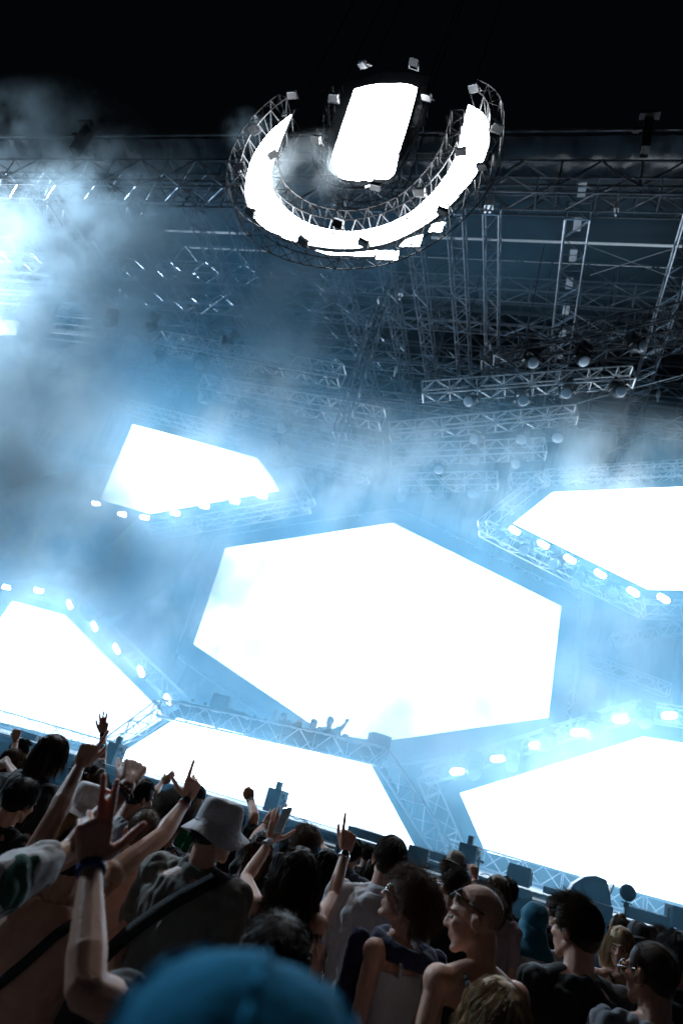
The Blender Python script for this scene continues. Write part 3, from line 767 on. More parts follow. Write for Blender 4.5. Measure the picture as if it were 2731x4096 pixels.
def reach(S, uv, L, far=True, zhint=None):
    """the point on the sight line of pixel uv that lies a limb's length L from S"""
    w = ray(*uv); a = w.dot(w); o = EYE - S; b = 2 * w.dot(o); c = o.dot(o) - L * L; D = b * b - 4 * a * c
    if D <= 0: return EYE + w * (-b / (2 * a))
    z = (-b + math.sqrt(D)) / (2 * a) if far else (-b - math.sqrt(D)) / (2 * a)
    return EYE + w * z

def ribbons(P, wd, rng, name, m, parent):
    """P: strands x points x 3 -> one mesh of tapering flat hairs"""
    S, K, _ = P.shape
    T = np.gradient(P, axis=1); rv = rng.normal(size=(S, 1, 3)); X = np.cross(T, np.broadcast_to(rv, P.shape)); X /= np.linalg.norm(X, axis=2, keepdims=True) + 1e-9
    w = wd * np.linspace(1, .35, K)[None, :, None] * (rng.uniform(.6, 1.3, size=(S, 1, 1)))
    V = np.stack([P + X * w, P - X * w], 2).reshape(S, K * 2, 3).reshape(-1, 3)
    i = np.arange(S)[:, None] * (K * 2); k = np.arange(K - 1)[None, :] * 2
    F = np.stack([i + k, i + k + 1, i + k + 3, i + k + 2], -1).reshape(-1, 4)
    me = bpy.data.meshes.new(name); V = V - ORG[parent.name]
    me.vertices.add(len(V)); me.vertices.foreach_set('co', V.ravel())
    me.loops.add(F.size); me.loops.foreach_set('vertex_index', F.ravel())
    me.polygons.add(len(F)); me.polygons.foreach_set('loop_start', np.arange(len(F)) * 4); me.polygons.foreach_set('loop_total', np.full(len(F), 4))
    me.update(); me.validate(); me.materials.append(m)
    me.polygons.foreach_set('use_smooth', [True] * len(F))
    return me

def make_hair(root, H, hx, hy, hz, s, style, m, rng, near, N, body_f, hat=False, nstr=None):
    """hair = dark under-mass plus many strands; styles: buzz short medium curly afro bob long bun spiky"""
    ax = np.array([hx, hy, hz]); c0 = H + hz * .030 * s - hy * .012 * s; R = np.array((.079, .1, .0905)) * s
    loc = lambda q: c0 + ax.T @ (np.asarray(q) * s)
    sb = SB(); ln = {'stubble': .0, 'buzz': .003, 'short': .008, 'swept': .014, 'medium': .012, 'curly': .026, 'afro': .04, 'bob': .016, 'long': .014, 'bun': .012, 'spiky': .014}[style]
    vo = .009 if near else .013
    if style == 'stubble': sb.ell(loc((0, -.004, .0)), R * .9, ax)
    elif style == 'buzz':
        sb.ell(loc((0, -.004, .003)), R * (1.015, 1.0, 1.02), ax)
    else:
        e = ln * s
        if hat: sb.ell(loc((0, -.012, -.018)), (R[0] * .99, R[1] * .97, R[2] * .72), ax)
        else: sb.ell(loc((0, -.008, .012)), (R[0] + e * .7, R[1] + e * .6, R[2] + e * .6), ax)
    if style != 'stubble': sb.ell(loc((0, -.048, -.05)), (.062 * s + ln * .3, .045 * s + ln * .3, .05 * s + ln * .3), ax)
    if style in ('long', 'bob'):
        L = .15 if style == 'bob' else .36
        w = 1.0 if style == 'bob' else 1.05
        sb.loft([(loc((0, -.036, -.0)), .089 * s, .078 * s), (loc((0, -.052, -.07)), .088 * s * w, .058 * s), (c0 - hy * .05 * s - np.array((0, 0, .15 * s)), .095 * s * w, .06 * s)] +
                ([(c0 - body_f * .085 * s - np.array((0, 0, .27 * s)), .105 * s, .05 * s), (c0 - body_f * .095 * s - np.array((0, 0, L * s)), .085 * s, .035 * s)] if style == 'long' else []), np.array([hx, hy, hz]), 16, 2.0)
    if style == 'bun': sb.ell(loc((0, -.03, .115)), (.036 * s, .036 * s, .03 * s), ax)
    # keep the face clear: nothing further forward than the hairline is added because the ellipsoids sit back
    nz = 30 if style in ('curly', 'afro') else 45
    am = {'buzz': .0006, 'curly': .014, 'afro': .018, 'long': .008, 'bob': .004, 'spiky': .008}.get(style, .003)
    ob = sb.fuse('hair', m, root, vo, 2, lambda co: am * vnoise(co, (nz, nz, nz * (.35 if style in ('long', 'bob') else 1)), s * 7))
    # strands
    if style == 'buzz': n = 9000; L = .006; K = 2
    elif style == 'stubble': n = 9000; L = .004; K = 2
    elif style in ('short',): n = 6500; L = .03; K = 4
    elif style == 'swept': n = 6500; L = .07; K = 6
    elif style == 'spiky': n = 5000; L = .042; K = 4
    elif style == 'medium': n = 6500; L = .05; K = 5
    elif style == 'bun': n = 5000; L = .05; K = 5
    elif style == 'curly': n = 7000; L = .15; K = 9
    elif style == 'afro': n = 6000; L = .10; K = 9
    elif style == 'bob': n = 6500; L = .20; K = 10
    else: n = 7500; L = .42; K = 16
    if nstr: n = nstr
    if not near: n = int(n * .45)
    # roots on the scalp
    d = rng.normal(size=(n * 3, 3)); d /= np.linalg.norm(d, axis=1)[:, None]
    ok = (d[:, 2] > .55 - .0 * d[:, 1]) | ((d[:, 1] < .25) & (d[:, 2] > -.25)) | ((d[:, 1] < -.35) & (d[:, 2] > -.75))
    if hat: ok &= d[:, 2] < -.05
    d = d[ok][:n]; n = len(d)
    root_p = d * (R + ln * s * (.55 if style != 'buzz' else .0) - (.003 * s if style == 'stubble' else 0)) + np.array((0, -.008, .010)) * s
    nn = d / R; nn /= np.linalg.norm(nn, axis=1)[:, None]
    crown = np.array((0.01, -.035, .1)) * s
    comb = root_p - crown; comb -= nn * np.sum(comb * nn, 1)[:, None]; comb /= np.linalg.norm(comb, axis=1)[:, None] + 1e-9
    Lk = L * s * rng.uniform(.6, 1.1, size=n)
    P = np.zeros((n, K, 3)); P[:, 0] = root_p; st = Lk / (K - 1)
    jit = rng.normal(size=(n, 3)) * .2
    if style in ('buzz', 'stubble'): D = nn + comb * .4 + jit * .4
    elif style == 'spiky': D = nn * 1.0 + comb * .2 + np.array((0, .2, .5)) + jit
    elif style in ('curly', 'afro'): D = nn * .8 + comb * .5 + jit * 1.3
    elif style in ('short',): D = nn * .2 + comb + jit
    elif style == 'swept': D = nn * .22 + comb * .35 + np.array((-.35, .75, .1)) + jit
    elif style == 'bun': D = nn * .05 - comb * 1.0 + jit * .15
    else: D = nn * .16 + comb + jit * .45
    if style in ('bob', 'long', 'medium') and not hat:
        f = np.clip(d[:, 1] + .15, 0, 1); D = D + np.stack([np.sign(d[:, 0]) * 1.6 * f, -1.3 * f, 0 * f], 1)
    D /= np.linalg.norm(D, axis=1)[:, None]
    gl = ax @ np.array((0, 0, -1.0))           # gravity in head axes
    bf = ax @ body_f
    # clumps
    nc = max(20, n // 40); cc = root_p[rng.integers(0, n, nc)]; cid = np.argmin(((root_p[:, None, :] - cc[None]) ** 2).sum(2), 1)
    ph = rng.uniform(0, 6.28, nc)[cid]; fr = rng.uniform(.8, 1.25, nc)[cid]; cj = rng.normal(size=(nc, 3))[cid]
    wave = {'curly': .9, 'afro': 1.2, 'long': .42, 'bob': .06, 'medium': .15}.get(style, 0); wl = {'curly': .022, 'afro': .018, 'long': .055}.get(style, .08) * s
    grav = {'long': .5, 'bob': .5, 'curly': .3, 'afro': .02, 'medium': .15, 'short': .04}.get(style, 0)
    u1 = np.cross(D, nn); u1 /= np.linalg.norm(u1, axis=1)[:, None] + 1e-9
    drift = nn * 0
    for k in range(1, K):
        D = D + gl * grav; 
        if k > 1: D = D + cj * .05
        D /= np.linalg.norm(D, axis=1)[:, None]
        a = ph + (k * st) / wl * fr * 1.0 * 6.28 / 2
        u2 = np.cross(D, u1)
        W = D + wave * (u1 * np.cos(a)[:, None] + u2 * np.sin(a)[:, None])
        q = P[:, k - 1] + W * st[:, None] / np.linalg.norm(W, axis=1)[:, None] * 1.0
        if style not in ('buzz', 'stubble'):
            rr_ = R + ln * s * .5; e = (q - np.array((0, -.008, .010)) * s) / rr_; l = np.linalg.norm(e, axis=1); ins = l < 1
            q[ins] = (q[ins] - np.array((0, -.008, .010)) * s) / l[ins][:, None] + np.array((0, -.008, .010)) * s
        if style == 'long':
            low = q @ (-gl) < -.16 * s           # rest on the back rather than inside it
            y = q @ bf; lim = -.075 * s; push = low & (y > lim) & (y < .09 * s)
            q[push] -= (y[push] - lim)[:, None] * bf * .6
        P[:, k] = q
    Pw = np.einsum('nki,ij->nkj', P, ax) + c0
    wd = (.00055 if near else .0013) * (1.4 if style in ('long', 'curly', 'afro', 'bob') else 1)
    me = ribbons(Pw, wd, rng, 'hair_strands', m, root)
    so = bpy.data.objects.new('strands', me); sc.collection.objects.link(so); so.parent = ob; ORG[so.name] = ORG[root.name]
    return ob

def person(label, top, z, s=1.0, yaw=-15, pitch=0, tilt=0, hyaw=None, fem=False, sk=None, hair=('short', None), hat=None, shirt=None, arms=(), near=None, bulk=1.0, lean=(0, 0), extra=None, Y=None, floor=0.0, cat_group='people in the crowd', tr=None, faces=False):
    sk = sk or SK_M
    if Y is not None: z = Y / ray(*top)[1]
    seed = abs(hash((round(top[0]), round(top[1])))) % 9973; rng = np.random.default_rng(seed)
    if near is None: near = z < 3.6
    T = PD(top[0], top[1], z)
    y = math.radians(yaw); fw = np.array((math.sin(y), math.cos(y), 0)); rt = np.array((math.cos(y), -math.sin(y), 0)); up = np.array((0, 0, 1.))
    hy_ = math.radians(yaw if hyaw is None else hyaw)
    hy = np.array((math.sin(hy_), math.cos(hy_), 0)); hx = np.array((math.cos(hy_), -math.sin(hy_), 0)); hz = up
    p = math.radians(pitch); hy, hz = hy * math.cos(p) + hz * math.sin(p), hz * math.cos(p) - hy * math.sin(p)
    t = math.radians(tilt); hx, hz = hx * math.cos(t) - hz * math.sin(t), hz * math.cos(t) + hx * math.sin(t)
    hat_h = {'capopen': .014, 'bucket': .035, 'cap': .014, 'capback': .014, 'hijab': .012, 'beanie': .012}.get(hat[0] if hat else '', 0) + {'afro': .03, 'curly': .018, 'bob': .01, 'long': .012, 'medium': .01}.get(hair[0] if hair and not hat else '', 0)
    H = T - hz * (.118 + hat_h) * s
    N = H - hz * .10 * s - up * .055 * s - (hy * .02 + fw * .018) * s - np.array((lean[0], lean[1], 0)) * .15
    hip = N - up * .5 * s - np.array((lean[0], lean[1], 0)) * .5 
    root = empty('person', (hip[0], hip[1], floor), label, 'person', cat_group)
    hax = np.array([hx, hy, hz]); hl = lambda q: H + hax.T @ (np.asarray(q, float) * s)
    bax = np.array([rt, fw, up])
    B = bulk; sw = (.162 if fem else .185) * s * (1 + (B - 1) * .6)
    vox = (.0056 if (z < 2.6 or (arms and z < 3.7)) else .007) if near else (.0085 if z < 6 else .010)
    if z > 12: vox = .012
    sb = SB()
    # head
    sb.ell(hl((0, -.012, .030)), np.array((.076, .097, .086)) * s, hax)
    sb.ell(hl((0, .028, -.022)), np.array((.062, .066, .082)) * s, hax)
    sb.ell(hl((0, .038, -.072)), np.array((.05, .05, .036)) * s, hax)
    sb.cap(hl((0, .07, -.098)), hl((0, .078, -.1)), .018 * s, .016 * s)
    for k in (-1, 1):
        sb.cap(hl((k * .05, -.0, -.05)), hl((k * .022, .062, -.092)), .02 * s, .018 * s)
        sb.ell(hl((k * .038, .066, -.02)), np.array((.02, .02, .02)) * s, hax)
        e = np.array([hx * .9 + hy * k * -.35, hy + hx * k * .3, hz]); e = np.array([nrm(q) for q in e])
        sb.ell(hl((k * .081, -.012, -.012)), np.array((.0075, .019, .032)) * s, e)
        sb.cap(hl((k * .088, -.024, .012)), hl((k * .087, -.026, -.014)), .0075 * s, .006 * s)
        sb.cap(hl((k * .012, .088, .020)), hl((k * .046, .074, .022)), .010 * s, .008 * s)
    sb.cap(hl((0, .09, .012)), hl((0, .108, -.024)), .0085 * s, .0125 * s)
    for k in (-1, 1): sb.ell(hl((k * .012, .1, -.029)), np.array((.009, .011, .008)) * s, hax)
    sb.cap(hl((-.017, .088, -.052)), hl((.017, .088, -.052)), .008 * s, .008 * s)
    sb.cap(hl((-.015, .087, -.064)), hl((.015, .087, -.064)), .008 * s, .008 * s)
    nr = (.050 if fem else .060) * s
    sb.cap(hl((0, -.03, -.05)), N + up * .0, nr, nr * 1.08, 14)
    # torso
    tw = {False: ((.075, .07), (.15, .088), (.18, .108), (.178, .118), (.160, .112), (.150, .108), (.168, .118), (.17, .12)), True: ((.065, .062), (.13, .08), (.152, .098), (.15, .108), (.13, .098), (.125, .095), (.16, .115), (.172, .12))}[fem]
    zs = (.0, -.05, -.12, -.22, -.32, -.41, -.52, -.6)
    def cen(zz): k = -zz / .6; return N + up * zz * s + (hip - (N - up * .5 * s)) * k
    def torso(g, lo=-.6, hi=0.0):
        return [(cen(zz), (a * B + g) * s, (b * B + g) * s) for zz, (a, b) in zip(zs, tw) if lo - .001 <= zz <= hi + .001]
    sb.loft(torso(0), bax)
    sh = {}
    specs = {k: v for k, v in arms}
    joints = {}
    for k, sd in (('L', -1), ('R', 1)):
        S = N + rt * sd * sw - up * .062 * s
        sp = specs.get(k)
        if sp: 
            S = S + up * .05 * s - rt * sd * .012 * s + fw * .01
            if sp.get('S'): S = PD(*sp['S'])
            E = reach(S, sp['e'], .29 * s * sp.get('ul', 1), sp.get('ef', True)); W = reach(E, sp['w'], .255 * s * sp.get('fl', 1), sp.get('wf', True)); d = reach(W, sp['t'], .16 * s, sp.get('tf', True)) - W
            n = nrm(sp.get('n', 1) * ray(*sp['w'])) + (np.asarray(sp['nx']) if 'nx' in sp else 0)
            pose = sp.get('pose', 'fist')
        else:
            E = S - up * .28 * s + rt * sd * .045 * s - fw * .02; W = E - up * .23 * s + fw * .09 * s; d = -up + fw * .3; n = -rt * sd; pose = 'relaxed'
        sb.cap(N + rt * sd * .045 * s - up * .015 * s, S - rt * sd * .02 * s, .045 * s * B, .05 * s * B)
        sb.ell(S, np.array((.057, .057, .057)) * s * B, bax)
        r = (.041 if fem else .049) * s * B
        if sp: sb.cap(S - rt * sd * .03 * s - up * .05 * s, S * .7 + E * .3, r * 1.1, r)   # shoulder blade / armpit
        sb.cap(S, S * .55 + E * .45, r * 1.08, r * 1.05); sb.cap(S * .55 + E * .45, E, r * 1.02, r * .84)
        m_ = E * .72 + W * .28
        sb.cap(E, m_, r * .84, r * .9); sb.cap(m_, W, r * .88, .0255 * s); sb.cap(E * .2 + W * .8, W, .028 * s, .0265 * s)
        hand(sb, W, d, n, sd, pose, s)
        joints[k] = (S, E, W, r)
    body = sb.fuse('body', sk, root, vox, 2)
    # trousers and shoes
    sb = SB(); sb.loft([(hip - up * .0 * s, .172 * s * B, .125 * s * B), (hip - up * .1 * s, .18 * s * B, .13 * s * B), (hip - up * .17 * s, .17 * s * B, .12 * s * B)], bax)
    hz0 = hip[2] - .14 * s
    for sd in (-1, 1):
        a = hip + rt * sd * .085 * s - up * .14 * s; f = np.array((a[0], a[1], floor + .09)) + rt * sd * .03; k = (a + f) / 2 + fw * .02
        sb.cap(a, k, .088 * s * B, .064 * s * B); sb.cap(k, f, .064 * s * B, .05 * s)
    sb.fuse('trousers', tr or T_DARK, root, .016, 3)
    sb = SB()
    for sd in (-1, 1):
        f = np.array((hip[0], hip[1], floor + .045)) + rt * sd * .115 * s; sb.cap(f - fw * .05, f + fw * .15, .045, .036)
    sb.fuse('shoes', T_DARK, root, .014, 1)
    # top
    if shirt:
        kind, m = shirt[0], shirt[1]; sb = SB(); g = .015
        if kind in ('tee', 'long', 'shirt', 'crop'):
            sb.loft([(c, rx, ry) for c, rx, ry in torso(g)][1:] if kind != 'shirt' else torso(g), bax)
            sb.loft([(N + up * .008 * s, nr * 1.22, nr * 1.25), (N - up * .05 * s, .13 * s * B, .095 * s * B)], bax)
            for sd, k in ((-1, 'L'), (1, 'R')):
                S, E, W, r = joints[k]
                sb.cap(N + rt * sd * .05 * s - up * .022 * s, S - rt * sd * .02 * s, .052 * s * B, .06 * s * B); sb.ell(S, np.array((.07, .07, .07)) * s * B, bax)
                if k in specs: sb.cap(S - rt * sd * .04 * s - up * .07 * s, S * .7 + E * .3, r * 1.3, r * 1.3)
                fr = .62 if kind != 'long' else 1.0
                sb.cap(S, S * (1 - fr) + E * fr, r + .02 * s, r + .019 * s)
                if kind == 'long': sb.cap(E, E * .1 + W * .9, r + .012 * s, r * .7 + .01 * s)
            ob = sb.fuse('shirt', m, root, .0085 if near else .012, 4, folds(.013 if kind != 'long' else .015, seed % 17, 1.3))
            if kind == 'shirt':
                mb = MB()
                for k in range(14):
                    a0 = -math.pi * .82 + k * math.pi * 1.64 / 13 - math.pi / 2; 
                cs = []
                for k in range(23):
                    a = -math.pi / 2 + math.radians(-150 + k * 300 / 22)
                    for rr_, zz in ((nr * 1.16, .038), (nr * 1.42, .005), (nr * 1.36, -.003), (nr * 1.1, .030)):
                        cs.append(N + (rt * math.cos(a) + fw * math.sin(a)) * rr_ + up * (zz * s))
                fs = []
                for k in range(22):
                    for j in range(4): fs.append((k * 4 + j, k * 4 + (j + 1) % 4, k * 4 + 4 + (j + 1) % 4, k * 4 + 4 + j))
                mb.add(cs, fs); mb.build('collar', m, ob, smooth=True)
        elif kind in ('tank', 'tube'):
            sb.loft(torso(g * .8, -.6, -.12 if kind == 'tank' else -.2), bax)
            ob = sb.fuse('tank_top', m, root, .009, 3, folds(.006, seed % 13))
            if kind == 'tank':
                for sd in (-1, 1):
                    mb = MB(); pts = []
                    for k in range(11):
                        a = math.pi * k / 10; pts.append(N + rt * sd * (.085 + .02 * math.cos(a)) * s + fw * math.cos(a) * -.122 * s * B + up * (-.13 + .112 * math.sin(a) ** .7) * s)
                    mb.path(pts, .009 * s, 6); mb.build('strap', m, ob, smooth=True)
    # hair and hats
    ctx = dict(root=root, H=H, hx=hx, hy=hy, hz=hz, hl=hl, hax=hax, s=s, N=N, rt=rt, fw=fw, up=up, joints=joints, nr=nr, bax=bax, torso=torso, rng=rng, near=near, body=body, B=B, seed=seed, vox=vox)
    if hair: make_hair(root, H, hx, hy, hz, s, hair[0], hair[1] or H_BLACK, rng, near, N, fw, hat=bool(hat) and hat[0] in ('bucket', 'cap', 'capback', 'capopen', 'beanie'))
    if hat:
        HATS[hat[0]](ctx, *hat[1:])
    if faces: face(ctx)
    if extra:
        for e in extra: e(ctx)
    return root

T_DARK = cloth('trouser_cloth', (.03, .032, .04))
EYEW = mat('eye_white', (.7, .68, .65), .2); IRIS = mat('eye_iris', (.06, .035, .02), .15); LIP = mat('lip_skin', (.35, .13, .11), .4); BROW = mat('brow_hair', (.03, .02, .015), .7)
def face(c):
    hl, s, root, hax = c['hl'], c['s'], c['root'], c['hax']
    for k in (-1, 1):
        sb = SB(); sb.ell(hl((k * .031, .0835, .002)), np.array((.0125, .008, .0065)) * s, hax, 12, 8); ob = sb.build('eye', EYEW, c['body'], smooth=True)
        sb = SB(); sb.ell(hl((k * .031, .0905, .002)), np.array((.0055, .0025, .0055)) * s, hax, 10, 6); sb.build('iris', IRIS, c['body'], smooth=True)
        sb = SB(); sb.cap(hl((k * .014, .0995, .0235)), hl((k * .046, .084, .027)), .0035 * s, .0025 * s, 6); sb.build('eyebrow', BROW, c['root'], smooth=True)
    sb = SB(); sb.ell(hl((0, .0935, -.053)), np.array((.019, .006, .0045)) * s, hax, 12, 6); sb.ell(hl((0, .0925, -.062)), np.array((.016, .0065, .0055)) * s, hax, 12, 6); sb.build('lips', LIP, c['root'], smooth=True)

def ringmesh(mb, prof, c, ax, n=40, sx=1.0, sy=1.0, fn=None, cap_top=True):
    """prof: (r, h) list from the rim to the top; an elliptical turned cloth shape"""
    vs = []; fs = []
    for r, h in prof:
        for i in range(n):
            a = 2 * math.pi * i / n; rr_, hh = (r, h) if fn is None else fn(a, r, h)
            vs.append(c + ax[0] * rr_ * sx * math.cos(a) + ax[1] * rr_ * sy * math.sin(a) + ax[2] * hh)
    k = len(prof)
    for j in range(k - 1):
        for i in range(n): fs.append((j * n + i, j * n + (i + 1) % n, (j + 1) * n + (i + 1) % n, (j + 1) * n + i))
    if cap_top: fs.append(tuple(range((k - 1) * n, k * n)))
    mb.add(vs, fs)
def finish_cloth(ob, th=.002, lv=1, disp=None):
    if disp:
        me = ob.data; n = len(me.vertices); co = np.zeros(n * 3); me.vertices.foreach_get('co', co); co = co.reshape(-1, 3)
        co = co + disp(co); me.vertices.foreach_set('co', co.ravel()); me.update()
    sd = ob.modifiers.new('t', 'SOLIDIFY'); sd.thickness = th
    ss = ob.modifiers.new('s', 'SUBSURF'); ss.levels = lv; ss.render_levels = lv
def wob(amp, sc_, seed):
    def f(co):
        v = np.stack([vnoise(co, (sc_,) * 3, seed + q * 9) for q in range(3)], 1); return v * amp
    return f
def bucket(c, m, floppy=.02, k=1.0):
    s = c['s'] * k; hax, hl = c['hax'], c['hl']; mb = MB(); sd = c['seed']
    def fn(a, r, h):
        w = max(0, (r - .105 * s)) / (.05 * s)
        return r, h + w * floppy * (math.sin(2 * a + sd) + .6 * math.sin(3 * a + sd * 2)) + .002 * math.sin(5 * a)
    pr = [(.158, -.022), (.146, -.008), (.132, .008), (.118, .024), (.106, .040), (.1035, .047), (.102, .07), (.099, .1), (.094, .122), (.088, .134), (.08, .138), (.06, .142), (.03, .145), (.006, .146)]
    ringmesh(mb, [(a * s, b * s) for a, b in pr], hl((0, -.006, -.005)), hax, 44, .92, 1.08, fn)
    ob = mb.build('bucket_hat', m, c['root'], smooth=True); finish_cloth(ob, .003, 1, wob(.006, 11, sd))
    mb = MB()
    for r_, h_ in ((.1045, .043), (.136, .0035), (.150, -.0135)):
        pts = []
        for i in range(45):
            a = 2 * math.pi * i / 44; rr_, hh = fn(a, r_ * s, h_ * s); pts.append(hl((0, -.006, -.005)) + hax[0] * rr_ * .92 * math.cos(a) + hax[1] * rr_ * 1.08 * math.sin(a) + hax[2] * (hh + .001))
        if r_ < .12: mb.path(pts, .0016, 4)
    mb.build('stitching', m, ob)
def capf(c, m, rev=False, bill=True, k=1.0, opening=False):
    s = c['s'] * k; hax, hl = c['hax'], c['hl']; mb = MB(); d = -1 if rev else 1
    ax = np.array([hax[0] * d, hax[1] * d, hax[2]]); o = hl((0, -.008, 0))
    pr = [(.0885, .022), (.0895, .04), (.0885, .065), (.082, .09), (.069, .110), (.048, .124), (.022, .130), (.004, .1315)]
    n = 48; vs = []; fs = []
    for r, h in pr:
        for i in range(n):
            a = 2 * math.pi * i / n; vs.append(o + ax[0] * r * s * .96 * math.cos(a) + ax[1] * r * s * 1.2 * math.sin(a) + ax[2] * (h * s + .0012 * math.sin(6 * a)))
    for j in range(len(pr) - 1):
        for i in range(n):
            a = 2 * math.pi * (i + .5) / n
            if opening and j < 4 and abs(((a + math.pi / 2 + math.pi) % (2 * math.pi)) - math.pi) < (.0, .0, .0, .0)[j] and j > 0: continue
            fs.append((j * n + i, j * n + (i + 1) % n, (j + 1) * n + (i + 1) % n, (j + 1) * n + i))
    fs.append(tuple(range((len(pr) - 1) * n, len(pr) * n)))
    mb.add(vs, fs); ob = mb.build('cap', m, c['root'], smooth=True); finish_cloth(ob, .0025, 1, wob(.003, 14, c['seed']))
    mb = MB()
    for k in range(6):
        a = 2 * math.pi * (k + .5) / 6; mb.path([o + ax[0] * r * s * .975 * math.cos(a) + ax[1] * r * s * 1.215 * math.sin(a) + ax[2] * (h * s + .0005) for r, h in pr], .0022 * s, 5)
    mb.build('seams', m, ob, smooth=True)
    if bill:
        mb = MB(); vs = []; fs = []; nn = 17
        for j in range(5):
            for i in range(nn):
                a = math.radians(22 + 136 * i / (nn - 1)); e = j / 4
                ra = .092 + .062 * e * math.sin(math.pi * i / (nn - 1)) ** .7
                x = ra * .96 * math.cos(a); y_ = (.092 * 1.18 + .065 * e * math.sin(math.pi * i / (nn - 1)) ** .6) * math.sin(a)
                vs.append(o + ax[0] * x * s + ax[1] * y_ * s + ax[2] * (.026 - .012 * e - 1.6 * x * x) * s)
        for j in range(4):
            for i in range(nn - 1): fs.append((j * nn + i, j * nn + i + 1, (j + 1) * nn + i + 1, (j + 1) * nn + i))
        mb.add(vs, fs); b = mb.build('bill', m, ob, smooth=True); finish_cloth(b, .004, 1)
    sb = SB(); sb.ell(o + ax[2] * .132 * s, (.008 * s, .008 * s, .004 * s), ax, 10, 6); sb.build('button', m, ob, smooth=True)
def hijab(c, m):
    s, hl, hax, N = c['s'], c['hl'], c['hax'], c['N']; sb = SB()
    sb.ell(hl((0, -.012, .03)), np.array((.1, .115, .104)) * s, hax); sb.ell(hl((0, -.0, -.05)), np.array((.102, .1, .09)) * s, hax)
    sb.loft([(hl((0, -.02, -.05)), .09 * s, .095 * s), (N + c['up'] * .02, .105 * s, .1 * s), (N - c['up'] * .05 * s, .15 * s, .12 * s), (N - c['up'] * .075 * s, .155 * s, .125 * s)], c['bax'])
    sb.fuse('hijab', m, c['root'], .01, 4, lambda co: .012 * np.abs(vnoise(co, (11, 11, 3.5), 4)) + .006 * vnoise(co, (4, 4, 18), 8))
def beanie(c, m):
    s, hl, hax = c['s'], c['hl'], c['hax']; sb = SB(); sb.ell(hl((0, -.012, .04)), np.array((.086, .108, .094)) * s, hax); sb.fuse('beanie', m, c['root'], .01, 2)
HATS = {'capopen': lambda c, m: capf(c, m, rev=False, bill=True, opening=True), 'bucket': bucket, 'cap': lambda c, m, **k: capf(c, m), 'capback': lambda c, m, *a: capf(c, m, rev=True, k=a[0] if a else 1.0, opening=False), 'hijab': hijab, 'beanie': beanie}

# small things people wear
def strap_between(a, b, r=.022, name='shoulder_strap', m=None, via=()):
    def f(c):
        """flat strap lying over the clothing, from body point a to b (right, forward, up from the neck base)"""
        N, bax, s = c['N'], c['bax'], c['s']; pts = [a] + list(via) + [b]
        P = smoothpath([N + bax.T @ (np.array(q) * s) for q in pts], 8); P = np.array(P)
        T = np.gradient(P, axis=0); T /= np.linalg.norm(T, axis=1)[:, None]
        back = -c['fw'] if not c.get('front') else c['fw']
        X = np.cross(T, back); X /= np.linalg.norm(X, axis=1)[:, None]; O = np.cross(X, T)
        mb = MB(); vs = []; fs = []
        for p, x, o in zip(P, X, O): vs += [p - x * r, p + x * r, p + x * r + o * .004, p - x * r + o * .004]
        for k in range(len(P) - 1):
            for j in range(4): fs.append((k * 4 + j, k * 4 + (j + 1) % 4, k * 4 + 4 + (j + 1) % 4, k * 4 + 4 + j))
        mb.add(vs, fs); mb.build(name, m or STRAPM, c['root'], smooth=True)
    return f
STRAPM = mat('strap_webbing', (.012, .013, .016), .7, bump=.3, bscale=200)
def band(side, m, at=.93, r=.031, w=.02, name='wristband', beads=False):
    def f(c):
        S, E, W, _ = c['joints'][side]; p = E * (1 - at) + W * at; d = nrm(W - E); s = c['s']; mb = MB()
        if beads:
            a = nrm(np.cross(d, (0.3, .4, 1))); b = np.cross(d, a)
            for k in range(18):
                t = k * 2 * math.pi / 18; sbp = p + (a * math.cos(t) + b * math.sin(t)) * (r + .002) * s; mb.lathe(sbp - d * .005, d, [(0, .003), (.002, .006), (.007, .006), (.01, .003)], 6)
        else: mb.lathe(p - d * w / 2, d, [(0, (r - .004) * s), (0.001, r * s), (w - .001, r * s), (w, (r - .004) * s)], 20)
        mb.build(name, m, c['root'], smooth=True)
    return f
def watch(side, m):
    def f(c):
        band(side, m, .9, .0315, .022, 'watch')(c); S, E, W, _ = c['joints'][side]; p = E * .1 + W * .9; d = nrm(W - E); v = -nrm(p - EYE); v = nrm(v - d * v.dot(d))
        mb = MB(); mb.lathe(p + v * .028 * c['s'], v, [(0, .021), (.008, .021), (.011, .017)], 18); mb.build('watch_face', m, c['root'], smooth=True)
    return f
GLASSM = mat('dark_lens', (.01, .012, .02), .06, spec=.8); FRAMEM = mat('glasses_frame', (.02, .02, .022), .3)
SILV = mat('silver_jewellery', (.7, .7, .68), .25, 1.0)
